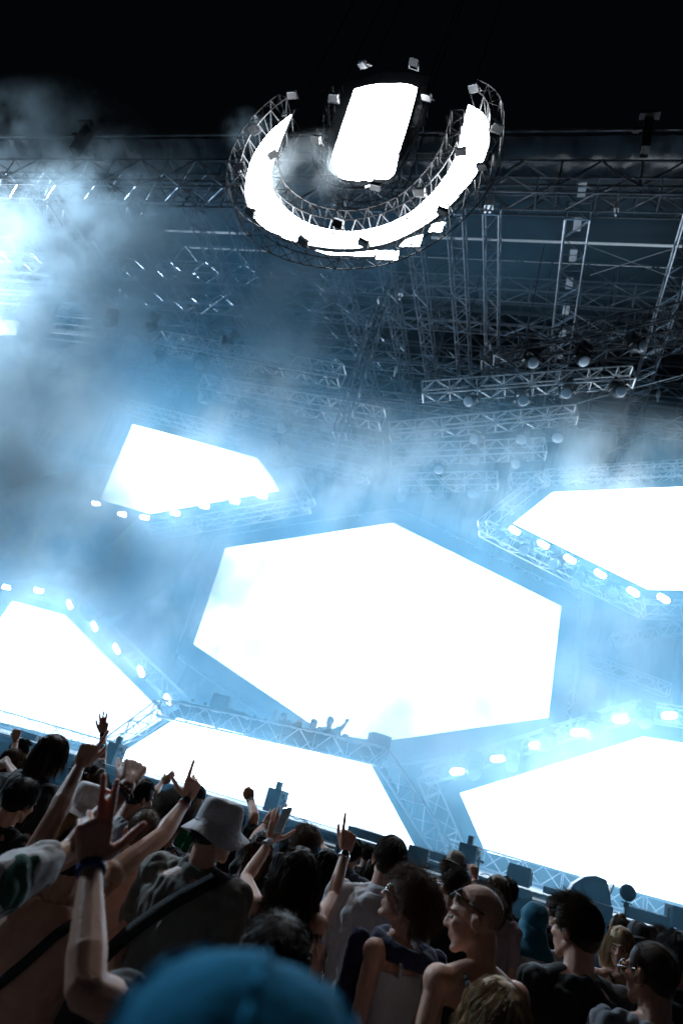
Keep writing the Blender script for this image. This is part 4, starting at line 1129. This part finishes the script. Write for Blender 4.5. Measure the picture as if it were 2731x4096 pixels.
def glasses(on_head=False, lens=None, frame=None, name='sunglasses', big=1.0):
    def f(c):
        hl, hax, s = c['hl'], c['hax'], c['s']
        if on_head: o = np.array((0, .068, .085)); pt = math.radians(58)
        else: o = np.array((0, .104, .002)); pt = 0
        y = np.array((0, math.cos(pt), math.sin(pt))); zz = np.array((0, -math.sin(pt), math.cos(pt))); x = np.array((1, 0, 0))
        ax = hax; w = lambda q: hl(q); mb = MB()
        lens_mb = MB()
        for k in (-1, 1):
            cc = o + x * k * .034 * big - y * .006
            dirw = ax.T @ y
            lens_mb.lathe(w(cc), dirw, [(0, .001), (0, .024 * s * big), (.004, .023 * s * big), (.006, .001)], 20)
            mb.lathe(w(cc - y * .001), dirw, [(0, .027 * s * big), (.003, .0275 * s * big), (.006, .0255 * s * big)], 20)
            a = o + x * k * .062 * big; 
            e = np.array((k * .083, -.02, .012)) if not on_head else np.array((k * .088, -.045, .02))
            mid = (a + e) / 2 + np.array((k * .014, 0, .0))
            mb.path([w(a), w(mid), w(e)], .0028 * s, 6)
        mb.tube(w(o - x * .01), w(o + x * .01), .003 * s, 6)
        r = mb.build(name, frame or FRAMEM, c['root'], smooth=True); lens_mb.build('lens', lens or GLASSM, r, smooth=True)
    return f
# ------------------------------------------------------------------ the crowd, from the left edge to the right
C_BLACK = cloth('cloth_black', (.012, .014, .017)); C_KHAKI = cloth('cloth_khaki', (.2, .19, .165)); C_WHITE = cloth('cloth_white', (.62, .6, .62)); C_GREY = cloth('cloth_grey', (.25, .25, .27))
C_HAT = mat('hat_cotton', (.78, .76, .8), .9, bump=.35, bscale=50, vary=.08, vscale=9, sheen=.3); C_BLUE = mat('cap_blue', (.003, .15, .28), .9, bump=.2, bscale=60, spec=.1); C_TEAL = cloth('cloth_teal', (.01, .15, .24)); C_GREEN = cloth('cloth_green', (.01, .16, .07)); C_NAVY = cloth('cloth_navy', (.03, .03, .09)); C_PINK = cloth('cloth_pink', (.55, .38, .4)); C_BEIGE = mat('cap_beige', (.5, .44, .4), .85, bump=.2, bscale=60); C_OLIVE = cloth('cloth_olive', (.12, .115, .09)); C_DENIM = cloth('cloth_blue_grey', (.16, .19, .25)); C_DHAT = mat('cap_black', (.02, .021, .025), .7, bump=.2, bscale=60)
RED = mat('red_band', (.6, .02, .02), .5); WOOD = mat('brown_beads', (.12, .05, .03), .5); BLUEB = mat('blue_band', (.02, .05, .2), .5); GLOW = mat('teal_foil', (.02, .45, .55), .2, .6)
def patterned(name, c1, c2, scale, lo, hi, dist=2.0):
    m = cloth(name, c1); nt = m.node_tree; b = nt.nodes['Principled BSDF']
    tc = nt.nodes.new('ShaderNodeTexCoord'); n = nt.nodes.new('ShaderNodeTexNoise'); n.inputs['Scale'].default_value = scale; n.inputs['Distortion'].default_value = dist
    nt.links.new(tc.outputs['Object'], n.inputs['Vector']); r = nt.nodes.new('ShaderNodeValToRGB'); r.color_ramp.interpolation = 'CONSTANT'
    r.color_ramp.elements[0].color = (*c1, 1); r.color_ramp.elements[1].position = lo; r.color_ramp.elements[1].color = (*c2, 1); e = r.color_ramp.elements.new(hi); e.color = (*c1, 1)
    nt.links.new(n.outputs['Fac'], r.inputs['Fac']); nt.links.new(r.outputs['Color'], b.inputs['Base Color']); return m
C_FLORAL = patterned('cloth_leaf_print', (.03, .03, .035), (.5, .47, .52), 11, .49, .56, 3)
C_CHECK = patterned('cloth_check', (.03, .03, .03), (.2, .2, .2), 40, .5, .6, 0)
C_STRIPE = patterned('cloth_green_white', (.58, .57, .58), (.03, .13, .09), 4.2, .52, .66, .8)

def arm(e, w, t, pose='fist', n=1, **k): return dict(e=e, w=w, t=t, pose=pose, n=n, **k)
P_ = person
# --- left side
P_('bare-backed person with a black strap across the back, both arms raised, pointing with both hands', A1(400, 600), 3.0, 1.0, -12, -6, sk=SK_M, hair=('short', H_BLACK), near=True, bulk=1.08,
   arms=(('L', arm(A1(258, 530), A1(366, 305), A1(452, 150), 'point', 1, ul=1.05)), ('R', arm(A1(742, 625), A1(858, 462), A1(925, 280), 'gun', 1, S=(*A1(520, 800), 3.1)))),
   extra=[strap_between((-.28, -.14, -.62), (.14, -.07, -.03), .02, via=((-.14, -.155, -.42), (.02, -.15, -.2), (.09, -.125, -.09))), watch('R', BLACKP), band('R', RED, .82, .034, .008)])
P_('person in a black t-shirt with short wet dark hair and red lit ears', A1(155, 372), 4.0, .97, 8, -4, 10, sk=SK_M, hair=('medium', H_BLACK), shirt=('tee', C_BLACK), near=True)
P_('person in a black cap with the bill to the right and a checked shirt', A1(150, 325), 4.9, 1.0, 55, -6, hat=('cap', C_DHAT), hair=('short', H_BROWN), shirt=('tee', C_CHECK))
P_('person with long straight light brown hair near the left picture edge', A1(88, 228), 6.4, .97, 0, fem=True, hair=('long', H_LB), shirt=('tee', C_BLACK))
P_('tall person with a smooth dark bob, face turned right, dark shirt', A1(285, 172), 4.5, 1.0, 25, -4, hair=('bob', H_BROWN), shirt=('tee', C_BLACK), near=True)
P_('person with tousled dark hair, small and far back at the left', A1(118, 196), 7.8, 1.0, 10, hair=('spiky', H_BLACK), shirt=('tee', C_BLACK))
P_('far person with dark hair left of the tall dark bob', A1(192, 232), 7.8, .97, -5, hair=('medium', H_BLACK), shirt=('tee', C_GREY), arms=(('L', arm(A1(140, 258), A1(172, 224), A1(228, 188), 'open', -1, ul=.8, fl=.9)),), extra=[band('L', RED, .9, .033, .02)])
P_('person with light brown tied hair in front of the tall dark bob', A1(186, 262), 7.2, .95, -15, fem=True, hair=('medium', H_LB), shirt=('tee', C_BLACK))
P_('person at the left edge raising a fist with a thin bracelet', A1(-45, 225), 6.4, 1.0, 0, hair=('short', H_BROWN), shirt=('tee', C_WHITE), arms=(('R', arm(A1(52, 292), A1(74, 185), A1(84, 100), 'fist', 1, S=(*A1(-20, 318), 6.4))),), extra=[band('R', WOOD, .9, .031, .006)])
P_('person with a tattooed forearm bent up at the left edge', A1(-70, 300), 5.2, 1.0, 0, hair=('short', H_BLACK), shirt=('tee', C_BLACK), arms=(('R', arm(A1(82, 362), A1(38, 296), A1(2, 262), 'relaxed', 1, S=(*A1(-30, 385), 5.2))),))
P_('person in a black cap raising three fingers, foil band on the wrist', A1(398, 262), 6.0, .98, -10, hat=('capback', C_DHAT), hair=('short', H_BLACK), shirt=('tee', C_BLACK), near=True,
   arms=(('R', arm(A1(468, 282), A1(474, 156), A1(482, 60), 'three', 1, S=(*A1(432, 340), 6.0))),), extra=[band('R', BLACKP, .95, .031, .03), band('R', GLOW, .5, .042, .035)])
P_('person in a loose white and green shirt off the left edge, raising a beaded fist', A1(-230, 560), 1.9, 1.0, 10, hair=('short', H_BROWN), shirt=('tee', C_STRIPE), near=True, bulk=1.0,
   arms=(('R', arm(A1(325, 700), A1(588, 392), A1(648, 235), 'loosefist', 1, S=(*A1(-30, 860), 1.9), wf=True)),), extra=[band('R', WOOD, .93, .034, .02, 'bead_bracelet', True), band('R', BLUEB, .87, .036, .008)])
P_('person with blond hair under a floppy white bucket hat, between raised arms', A1(462, 398), 3.5, .95, 15, -6, fem=True, hat=('bucket', C_HAT, .035, 1.12), hair=('long', H_BLOND), shirt=('tee', C_BLACK), near=True)
P_('person with a messy light brown bun behind the floppy white hat', A1(470, 345), 5.6, .95, -10, fem=True, hair=('bun', H_LB), shirt=('tee', C_BLACK))
P_('person with thick dark hair and white t-shirt, one hand raised, near the curly hair', A1(678, 368), 4.9, .97, 30, -3, hair=('medium', H_BLACK), shirt=('tee', C_WHITE), arms=(('L', arm(A1(600, 500), A1(606, 432), A1(622, 372), 'loosefist', 1)),), extra=[watch('L', BLACKP)])
P_('shirtless person with cropped hair between the raised arms at the left', A1(690, 508), 3.5, .98, -25, -2, hair=('buzz', H_LB), sk=SK_L, near=True)
P_('person with tight dark curls in a leaf print shirt', A1(830, 440), 4.3, .97, -5, hair=('afro', H_BROWN), shirt=('tee', C_FLORAL), near=True, sk=SK_D, extra=[])
P_('person with a dark rounded haircut behind the curly hair', A1(770, 428), 6.6, .97, -10, hair=('medium', H_BLACK), shirt=('tee', C_BLACK))
P_('person in a green shirt and dark cap behind the pointing hand', A1(915, 388), 6.2, .98, 30, hat=('capback', C_DHAT), hair=('short', H_BLACK), shirt=('tee', C_GREEN))
P_('far person raising a thin arm with a bracelet over the dark hair', A1(715, 470), 7.0, 1.0, -10, hair=('short', H_BROWN), shirt=('tee', C_GREY), arms=(('R', arm(A1(712, 425), A1(742, 384), A1(800, 342), 'three', 1)),), extra=[band('R', SILV, .9, .032, .008)])
P_('person in a white bucket hat, khaki t-shirt and black shoulder strap, at the centre left', A1(1046, 447), 3.15, 1.0, 8, -2, -3, hyaw=30, hat=('bucket', C_HAT, .02, 1.0), hair=('medium', H_BLACK), shirt=('tee', C_KHAKI), sk=SK_L, near=True, bulk=1.12, lean=(.02, 0),
   extra=[strap_between((-.24, -.15, -.42), (.13, -.06, .0), .03, via=((-.13, -.17, -.28), (.0, -.165, -.14), (.09, -.12, -.05)))])
P_('hidden person behind the white bucket hat raising a fist', A1(1090, 500), 5.4, 1.0, -10, hair=('short', H_BROWN), shirt=('tee', C_BLACK), arms=(('R', arm(A1(1168, 535), A1(1152, 462), A1(1128, 408), 'fist', -1, ul=.95)),), extra=[band('R', BLACKP, .9, .032, .02)])
P_('person with long wavy brown hair raising both arms, one hand pointing up', A1(1395, 686), 3.3, .97, -14, -3, fem=True, hair=('long', H_BROWN), shirt=('tank', C_BLACK), sk=SK_L, near=True,
   arms=(('L', arm(A1(1128, 822), A1(1243, 650), A1(1292, 515), 'open', 1)), ('R', arm(A1(1528, 905), A1(1586, 700), A1(1612, 552), 'point', 1))), extra=[watch('L', WHITEP), band('L', WOOD, .84, .033, .02, 'bead_bracelet', True), watch('R', SILV)])
P_('person with red hair and a patterned headscarf beside the long wavy hair', A1(1232, 600), 4.8, .95, 20, fem=True, hair=('long', H_RED), hat=('beanie', C_FLORAL), shirt=('tee', C_BLACK), arms=(('L', arm(A1(1172, 628), A1(1212, 578), A1(1268, 512), 'open', 1, ul=.9)),), extra=[band('L', WOOD, .88, .034, .03, 'bead_bracelet', True)])
P_('person with curly hair lit from behind, hand pressed to the face', A1(1418, 582), 6.4, .97, 0, hair=('curly', H_LB), shirt=('tee', C_BLACK), arms=(('R', arm(A1(1515, 715), A1(1478, 668), A1(1440, 600), 'open', 1, ul=.85)),))
P_('person with smooth dark hair right of the long wavy hair', A1(1515, 690), 4.8, .97, -8, hair=('bob', H_BLACK), fem=True, shirt=('tee', C_BLACK))
# --- blurred foreground
P_('out of focus person nearest the camera in a bright blue cap', A1(1225, 1240), .46, 1.0, -12, -24, hat=('capopen', C_BLUE), hair=('short', H_BLACK), shirt=('tee', C_NAVY), near=True)
P_('blurred person with short dark hair, open left hand raised with a dark blue band', A1(1300, 1010), 1.8, 1.0, -14, 0, 0, hair=('short', H_BROWN), shirt=('tee', C_BLACK), near=True, sk=SK_M,
   arms=(('L', arm(A1(392, 1330), A1(420, 770), A1(448, 420), 'spreadtwo', 1, S=(*A1(760, 1500), 1.6), ef=False, ul=1.15, fl=1.1, tf=True)),), extra=[band('L', BLUEB, .985, .034, .02), glasses(True)])
P_('far person with short hair before the deck, left of the tall box', A1(1010, 470), 8.2, .98, -10, hair=('short', H_BLACK), shirt=('tee', C_GREY))
P_('far person with dark hair under the raised three finger hand', A1(520, 388), 8.0, .97, -12, hair=('medium', H_BLACK), shirt=('tee', C_BLACK))
P_('far dark haired person between the wavy hair and the curly hair', A1(1330, 636), 7.2, .97, -12, hair=('short', H_BLACK), shirt=('tee', C_BLACK))
# --- right side
P_('person with short straight brown hair in a blue grey shirt, ear lit red', A2(62, 642), 6.2, .97, 10, hair=('medium', H_BROWN), shirt=('shirt', C_DENIM), sk=SK_L)
P_('far person with a round brown haircut left of the white collared shirt', A2(128, 668), 8.6, .97, 0, hair=('short', H_BROWN), shirt=('tee', C_BLACK))
P_('person with shoulder long brown hair just left of the white collared shirt', A2(150, 735), 6.8, .93, -10, fem=True, hair=('bob', H_BROWN), shirt=('tee', C_BLACK))
P_('tall person in a white collared shirt with short dark hair and red lit ears', A2(245, 640), 3.7, .98, -6, -1, 4, bulk=1.2, hair=('short', H_BROWN), shirt=('shirt', C_WHITE), sk=SK_L, near=True)
P_('person with a shaved head behind the white collared shirt', A2(300, 765), 5.6, .95, 0, hair=None, shirt=('tee', C_BLACK))
P_('person with curly auburn hair, sunglasses and a navy scarf, looking up to the left', A2(352, 800), 3.1, .93, -60, 16, 0, hyaw=-92, fem=True, hair=('curly', H_RED), shirt=('tank', C_WHITE), sk=SK_L, near=True, faces=True, extra=[glasses(False, lens=LENS, frame=SILV)])
P_('person with a shaved head, sunglasses pushed up, profile to the left, thin tank straps', A2(612, 842), 2.6, 1.0, -35, -10, 0, hyaw=-84, fem=True, hair=('stubble', H_BROWN), shirt=('tank', C_BLACK), sk=SK_L, near=True, faces=True, extra=[glasses(True)])
P_('person with spiky brown hair and glasses behind the shaved head', A2(518, 785), 5.0, .95, -35, hair=('spiky', H_BROWN), shirt=('tee', C_BLACK), near=True, sk=SK_M, extra=[glasses(False, lens=LENS, frame=SILV, name='glasses')])
P_('person in a beige cap with a ponytail, raising a loose fist with dark bands', A2(535, 692), 6.6, .97, 25, -4, fem=True, hat=('capback', C_BEIGE), hair=('curly', H_RED), shirt=('tee', C_OLIVE), near=True, arms=(('R', arm(A2(598, 880), A2(612, 818), A2(606, 730), 'loosefist', 1, ul=.8, fl=.8)),), extra=[band('R', BLACKP, .95, .033, .025), band('R', RED, .88, .034, .012), glasses(False, name='glasses')])
P_('person with a brown bob, hoop earrings and a pale pink top seen from behind', A2(728, 812), 5.0, .95, -5, -2, 6, fem=True, hair=('bob', H_LB), shirt=('tee', C_PINK), near=True, sk=SK_L)
P_('person with dark hair and a black shirt just behind the brown bob', A2(765, 818), 5.8, .97, -10, hair=('medium', H_BLACK), shirt=('tee', C_BLACK))
P_('person in a teal headscarf and a sheer white top before the deck', A2(892, 928), 5.0, .95, -20, -2, fem=True, hat=('hijab', C_TEAL), hair=None, shirt=('long', C_WHITE), near=True)
P_('person in a black cap half hidden behind the swept dark hair', A2(985, 902), 6.6, .98, -35, hat=('capback', C_DHAT), hair=('short', H_BLACK), shirt=('tee', C_BLACK), arms=(('R', arm(A2(1150, 1040), A2(1138, 985), A2(1112, 945), 'relaxed', 1, ul=.9, fl=.8)),))
P_('person with swept dark hair, black t-shirt with a worn white print', A2(1078, 922), 3.0, 1.0, -22, -2, -3, hyaw=-50, hair=('swept', H_BROWN), shirt=('tee', C_BLACK), sk=SK_L, near=True)
P_('person with a small hair bun and glasses, far back at the right', A2(1272, 1000), 7.0, .95, -40, fem=True, hair=('bun', H_LB), shirt=('tee', C_BLACK), extra=[glasses(False, name='glasses')])
P_('person in a round black cap seen from behind, before the deck at the right', A2(1365, 1016), 5.8, 1.0, -12, hat=('capback', C_DHAT), hair=('short', H_BLACK), shirt=('tee', C_BLACK))
P_('person with short dark curls near the right picture edge', A2(1462, 1056), 6.4, .97, -20, hair=('afro', H_BROWN), shirt=('tee', C_BLACK))
P_('person with blond hair looking back at the camera, dark straps on bare shoulders', A2(1278, 1046), 4.6, .95, 170, -4, 6, hyaw=198, fem=True, hair=('bob', H_BLOND), shirt=('tank', C_BLACK), sk=SK_L, near=True, faces=True)
P_('person in a black top beside the blond person, bare shoulder showing', A2(1230, 1085), 5.2, .93, -15, fem=True, hair=('medium', H_LB), shirt=('tank', C_BLACK))
P_('person with cropped brown hair, clear glasses and a light grey t-shirt at the lower right', A2(1420, 1112), 2.8, 1.0, -12, -2, 0, hyaw=-42, hair=('buzz', H_BROWN), shirt=('tee', C_GREY), sk=SK_L, near=True, extra=[glasses(False, lens=LENS, frame=SILV, name='glasses')])
P_('person with thick dark hair and a black t-shirt cut by the right picture edge', A2(1535, 1062), 3.9, 1.0, -10, -2, hair=('medium', H_BLACK), shirt=('tee', C_BLACK), sk=SK_M, near=True)
P_('out of focus person with parted blond hair at the bottom', A2(735, 1285), 2.1, .95, -12, 4, fem=True, hair=('long', H_BLOND), shirt=('tee', C_BLACK), sk=SK_L, near=True)
# scarf round the curly haired person, phone in a raised hand
def cloth_mesh_scarf():
    c = [o for o in bpy.data.objects if o.get('label', '').startswith('person with curly auburn')][0]
    T = PD(*A2(352, 800), 3.1); N = T - np.array((0, 0, .27)); sb = SB()
    y = math.radians(-60); fw = np.array((math.sin(y), math.cos(y), 0)); rt = np.array((math.cos(y), -math.sin(y), 0)); up = np.array((0, 0, 1.))
    for k in range(16):
        a = 2 * math.pi * k / 16; b = 2 * math.pi * (k + 1) / 16
        f = lambda t: N + rt * math.cos(t) * .125 + fw * math.sin(t) * .11 + up * (-.03 + .02 * math.sin(t))
        sb.cap(f(a), f(b), .042, .042)
    q = N - fw * .03 + rt * .1
    for j in range(8): 
        p0 = N + rt * (.15 + .01 * j) + fw * (-.08 - .004 * j) + up * (-.05 - .07 * j); sb.cap(p0, p0 - up * .08 + rt * .01, .05, .055)
    for j in range(7):
        p0 = N - rt * (.12 + .012 * j) + fw * (.16 - .01 * j) + up * (-.04 - .065 * j); sb.cap(p0, p0 - up * .07 - rt * .012, .045, .04)
    sb.fuse('scarf', C_NAVY, c, .008, 3, lambda co: .008 * vnoise(co, (22, 22, 5), 4) + .004 * vnoise(co, (50, 50, 50), 2))
cloth_mesh_scarf()
p = PD(*A1(1300, 552), 3.35)
rt_ = empty('mobile_phone', p, 'thin silver phone held in the raised hand of the long wavy haired person', 'phone')
mb = MB(); ax = np.array([nrm((.3, -.2, .1)), nrm((.4, .9, 0)), nrm((.15, 0, 1))]); mb.box(p, (.07, .008, .13), ax); o = mb.build('casing', SILV, rt_); b = o.modifiers.new('b', 'BEVEL'); b.width = .004; b.segments = 2

# --- performers on the booth
DJ = dict(Y=16.0, floor=0.0, near=False, cat_group='performers on the booth')
fl = tA[2] + .17 - .57
DJ['floor'] = fl
P_('performer in a dark top on the booth raising a fist and spreading the other arm', A1(1305, 62), 0, 1.0, 172, shirt=('tee', C_BLACK), hair=('short', H_BLACK), arms=(('R', arm(A1(1252, 92), A1(1262, 66), A1(1275, 38), 'fist', 1, ef=False)), ('L', arm(A1(1352, 112), A1(1375, 96), A1(1396, 80), 'fist', 1, ef=False))), **DJ)
P_('performer in a backwards cap on the booth, between the two raised arms', A1(1446, 86), 0, .98, 178, shirt=('tee', C_GREY), hat=('capback', C_DHAT), hair=('short', H_BLACK), **DJ)
P_('performer in a pale loose shirt on the booth, one arm up with a finger raised', A1(1520, 76), 0, 1.03, 185, shirt=('tee', C_WHITE), hair=('buzz', H_BLACK), bulk=1.1, arms=(('L', arm(A2(2, 128), A2(20, 105), A2(28, 76), 'point', 1, ef=False)),), **DJ)
P_('performer bent low at the right end of the booth', A2(18, 158), 0, .96, 190, shirt=('tee', C_WHITE), hair=('short', H_BROWN), arms=(('R', arm(A1(1558, 160), A1(1556, 140), A1(1552, 120), 'open', 1, ef=False)),), **DJ)
for uv, lab in ((A1(1305, 112), 'video camera on a small stand left on the booth table'), (A1(1362, 124), 'video camera with a grip in the middle of the booth table'), (A1(1500, 155), 'video camera on a stand in front of the tall performer')):
    p = PY(*uv, 15.05); r_ = empty('video_camera', p, lab, 'camera')
    mb = MB(); mb.box(p, (.16, .2, .12)); mb.box(p + (.02, .05, .09), (.1, .16, .04)); mb.build('camera_body', BLACKP, r_)
    mb = MB(); mb.lathe(p + (0, .1, 0), (0, 1, 0), [(0, .045), (.08, .05), (.1, .045)], 12); mb.build('lens', BLACKP, r_, smooth=True)
    mb = MB(); mb.tube(p - (0, 0, .06), (p[0], p[1], tA[2] + .12), .02, 6); mb.tube(p + (-.12, 0, -.02), p + (-.16, 0, .1), .012, 5); mb.build('stand', BLACKP, r_)
# worn print on the black t-shirt
C_PRINT = cloth('cloth_black_printed', (.015, .02, .022))
def printed(m, root_obj):
    nt = m.node_tree; b = nt.nodes['Principled BSDF']; N_ = nt.nodes.new; L = nt.links.new
    tc = N_('ShaderNodeTexCoord'); sp = N_('ShaderNodeSeparateXYZ')
    cen = PD(*A2(1035, 1425), 3.15); o = np.array(root_obj.location); cen = cen - o
    mp = N_('ShaderNodeMapping'); mp.vector_type = 'TEXTURE'; mp.inputs['Location'].default_value = tuple(cen); mp.inputs['Rotation'].default_value = (0, 0, math.radians(22)); L(tc.outputs['Object'], mp.inputs['Vector']); L(mp.outputs['Vector'], sp.inputs[0])
    def rng_(sock, lo, hi):
        a = N_('ShaderNodeMath'); a.operation = 'GREATER_THAN'; L(sock, a.inputs[0]); a.inputs[1].default_value = lo
        c = N_('ShaderNodeMath'); c.operation = 'LESS_THAN'; L(sock, c.inputs[0]); c.inputs[1].default_value = hi
        d = N_('ShaderNodeMath'); d.operation = 'MULTIPLY'; L(a.outputs[0], d.inputs[0]); L(c.outputs[0], d.inputs[1]); return d.outputs[0]
    def mul(a, c, op='MULTIPLY'):
        d = N_('ShaderNodeMath'); d.operation = op; L(a, d.inputs[0]); L(c, d.inputs[1]); return d.outputs[0]
    v = mul(rng_(sp.outputs['X'], -.022, .022), rng_(sp.outputs['Z'], -.02, .075)); h = mul(rng_(sp.outputs['X'], -.075, .075), rng_(sp.outputs['Z'], -.045, .0))
    s_ = mul(v, h, 'MAXIMUM')
    n = N_('ShaderNodeTexNoise'); n.inputs['Scale'].default_value = 75; L(tc.outputs['Object'], n.inputs['Vector']); g = N_('ShaderNodeMath'); g.operation = 'GREATER_THAN'; g.inputs[1].default_value = .53; L(n.outputs['Fac'], g.inputs[0])
    f = mul(s_, g.outputs[0]); mx = N_('ShaderNodeMix'); mx.data_type = 'RGBA'; L(f, mx.inputs['Factor']); mx.inputs['A'].default_value = (.015, .02, .022, 1); mx.inputs['B'].default_value = (.4, .43, .42, 1)
    L(mx.outputs['Result'], b.inputs['Base Color'])
for o in bpy.data.objects:
    if o.get('label', '').startswith('person with swept dark hair'):
        printed(C_PRINT, o)
        for ch in o.children:
            if ch.name.startswith('shirt'): ch.data.materials.clear(); ch.data.materials.append(C_PRINT)
# ------------------------------------------------------------------ smoke
def smoke_mat(name, col, dens, thr, gain, scale, aniso=.25, detail=4, absorb=(0, 0, 0)):
    m = bpy.data.materials.new(name); m.use_nodes = True; nt = m.node_tree; nt.nodes.clear(); L = nt.links.new
    out = nt.nodes.new('ShaderNodeOutputMaterial'); pv = nt.nodes.new('ShaderNodeVolumePrincipled')
    pv.inputs['Color'].default_value = (*col, 1); pv.inputs['Anisotropy'].default_value = aniso
    pv.inputs['Absorption Color'].default_value = (*absorb, 1)
    tc = nt.nodes.new('ShaderNodeTexCoord'); ge = nt.nodes.new('ShaderNodeNewGeometry')
    # soft ellipsoid fall-off in the puff's own coordinates (unit sphere)
    ln = nt.nodes.new('ShaderNodeVectorMath'); ln.operation = 'LENGTH'; L(tc.outputs['Object'], ln.inputs[0])
    mr = nt.nodes.new('ShaderNodeMapRange'); mr.interpolation_type = 'SMOOTHSTEP'
    mr.inputs['From Min'].default_value = 1.0; mr.inputs['From Max'].default_value = .25; L(ln.outputs['Value'], mr.inputs['Value'])
    mp = nt.nodes.new('ShaderNodeMapping'); mp.inputs['Scale'].default_value = (1, 1, .8); L(ge.outputs['Position'], mp.inputs['Vector'])
    n = nt.nodes.new('ShaderNodeTexNoise'); n.inputs['Scale'].default_value = scale; n.inputs['Detail'].default_value = detail; n.inputs['Roughness'].default_value = .62; n.inputs['Lacunarity'].default_value = 2.3
    L(mp.outputs['Vector'], n.inputs['Vector'])
    # density = fall * gain * max(0, noise - thr*(2-fall))
    a = nt.nodes.new('ShaderNodeMath'); a.operation = 'SUBTRACT'; L(n.outputs['Fac'], a.inputs[0]); a.inputs[1].default_value = thr
    b = nt.nodes.new('ShaderNodeMath'); b.operation = 'MULTIPLY_ADD'; L(a.outputs[0], b.inputs[0]); b.inputs[1].default_value = gain; b.inputs[2].default_value = .0; b.use_clamp = False
    c = nt.nodes.new('ShaderNodeMath'); c.operation = 'MAXIMUM'; L(b.outputs[0], c.inputs[0]); c.inputs[1].default_value = 0
    d = nt.nodes.new('ShaderNodeMath'); d.operation = 'MULTIPLY'; L(c.outputs[0], d.inputs[0]); L(mr.outputs['Result'], d.inputs[1])
    oi = nt.nodes.new('ShaderNodeObjectInfo'); sp = nt.nodes.new('ShaderNodeSeparateColor'); L(oi.outputs['Color'], sp.inputs['Color'])
    e = nt.nodes.new('ShaderNodeMath'); e.operation = 'MULTIPLY'; L(d.outputs[0], e.inputs[0]); L(sp.outputs['Red'], e.inputs[1])
    g = nt.nodes.new('ShaderNodeMath'); g.operation = 'MULTIPLY'; L(e.outputs[0], g.inputs[0]); g.inputs[1].default_value = dens
    L(g.outputs[0], pv.inputs['Density'])
    L(pv.outputs['Volume'], out.inputs['Volume'])
    return m
SMOKE = smoke_mat('pale_smoke', (.82, .94, 1.0), .66, .43, 6.5, .85, .55)
BLUE = smoke_mat('blue_smoke', (.27, .57, .77), .5, .28, 2.4, .5, .35, 2)
def puff(c, r, k, m_, label):
    bm = bmesh.new(); bmesh.ops.create_uvsphere(bm, u_segments=20, v_segments=12, radius=1.0)
    me = bpy.data.meshes.new('smoke'); bm.to_mesh(me); bm.free(); me.materials.append(m_)
    o = bpy.data.objects.new('smoke', me); sc.collection.objects.link(o)
    o.location = [float(x) for x in c]; o.scale = r; o.color = (k, k, k, 1)
    tag(o, label, 'smoke', 'drifting stage smoke', 'stuff')
Q = PY
# broad blue body of haze inside the stage
puff((-6, 15.4, 6.5), (20, 3.2, 8), 1.5, BLUE, 'blue haze filling the stage under the roof')
puff(Q(700, 1350, 14.5), (9, 2.0, 4.4), 1.3, BLUE, 'blue haze under the roof at the centre left')
puff(Q(1500, 950, 15), (13, 3.0, 3.2), .8, BLUE, 'faint blue haze among the roof trusses')
puff(Q(250, 1150, 14), (5.5, 3, 5.2), 1.1, SMOKE, 'dense pale smoke bank rising on the left')
puff(Q(420, 900, 13.5), (5.0, 2.2, 4.4), 1.0, SMOKE, 'pale smoke over the left end of the roof trusses')
puff(Q(200, 2050, 14.5), (4.4, 2.2, 3.0), 1.4, SMOKE, 'white smoke under the left lamps')
puff(Q(40, 1700, 14), (5.2, 3, 4.6), 1.5, SMOKE, 'white smoke at the left picture edge')
puff(Q(120, 560, 13.0), (5.0, 1.8, 2.6), 1.2, SMOKE, 'smoke curling above the roof edge at left')
puff(Q(1100, 1350, 15), (2.2, 1.6, 4.8), 1.2, SMOKE, 'pale smoke column below the hanging sign')
puff(Q(1230, 720, 11.2), (1.6, .9, 1.7), .9, SMOKE, 'wisp of smoke inside the hanging sign')
puff(Q(1000, 520, 11.6), (1.0, .6, .9), .9, SMOKE, 'small wisp of smoke above the ring at left')
puff(Q(1350, 1850, 15.5), (6.5, 2.0, 2.4), 1.5, SMOKE, 'pale smoke drifting above the centre screen')
puff(Q(2300, 1800, 16), (4.2, 1.8, 2.0), .6, SMOKE, 'torn pale smoke drifting on the right')
puff(Q(500, 2350, 15.5), (5.5, 2.2, 3.4), 1.15, SMOKE, 'pale smoke between the left screens')
puff(Q(1950, 2950, 14.6), (5.0, 2.0, 1.9), .8, SMOKE, 'low pale smoke over the deck at right')
puff(Q(2450, 2650, 17.0), (2.6, 2, 2.2), .9, SMOKE, 'pale smoke beside the centre screen at right')
puff(Q(900, 2880, 14.2), (7, 1.5, 1.5), .12, SMOKE, 'low pale smoke around the performers')
puff((-4, 13.6, 2.6), (16, 1.9, 2.6), .75, BLUE, 'thin blue haze low along the deck')
puff((-4, 11.2, 1.3), (15, 1.7, 1.9), .7, BLUE, 'thin blue haze before the deck front')
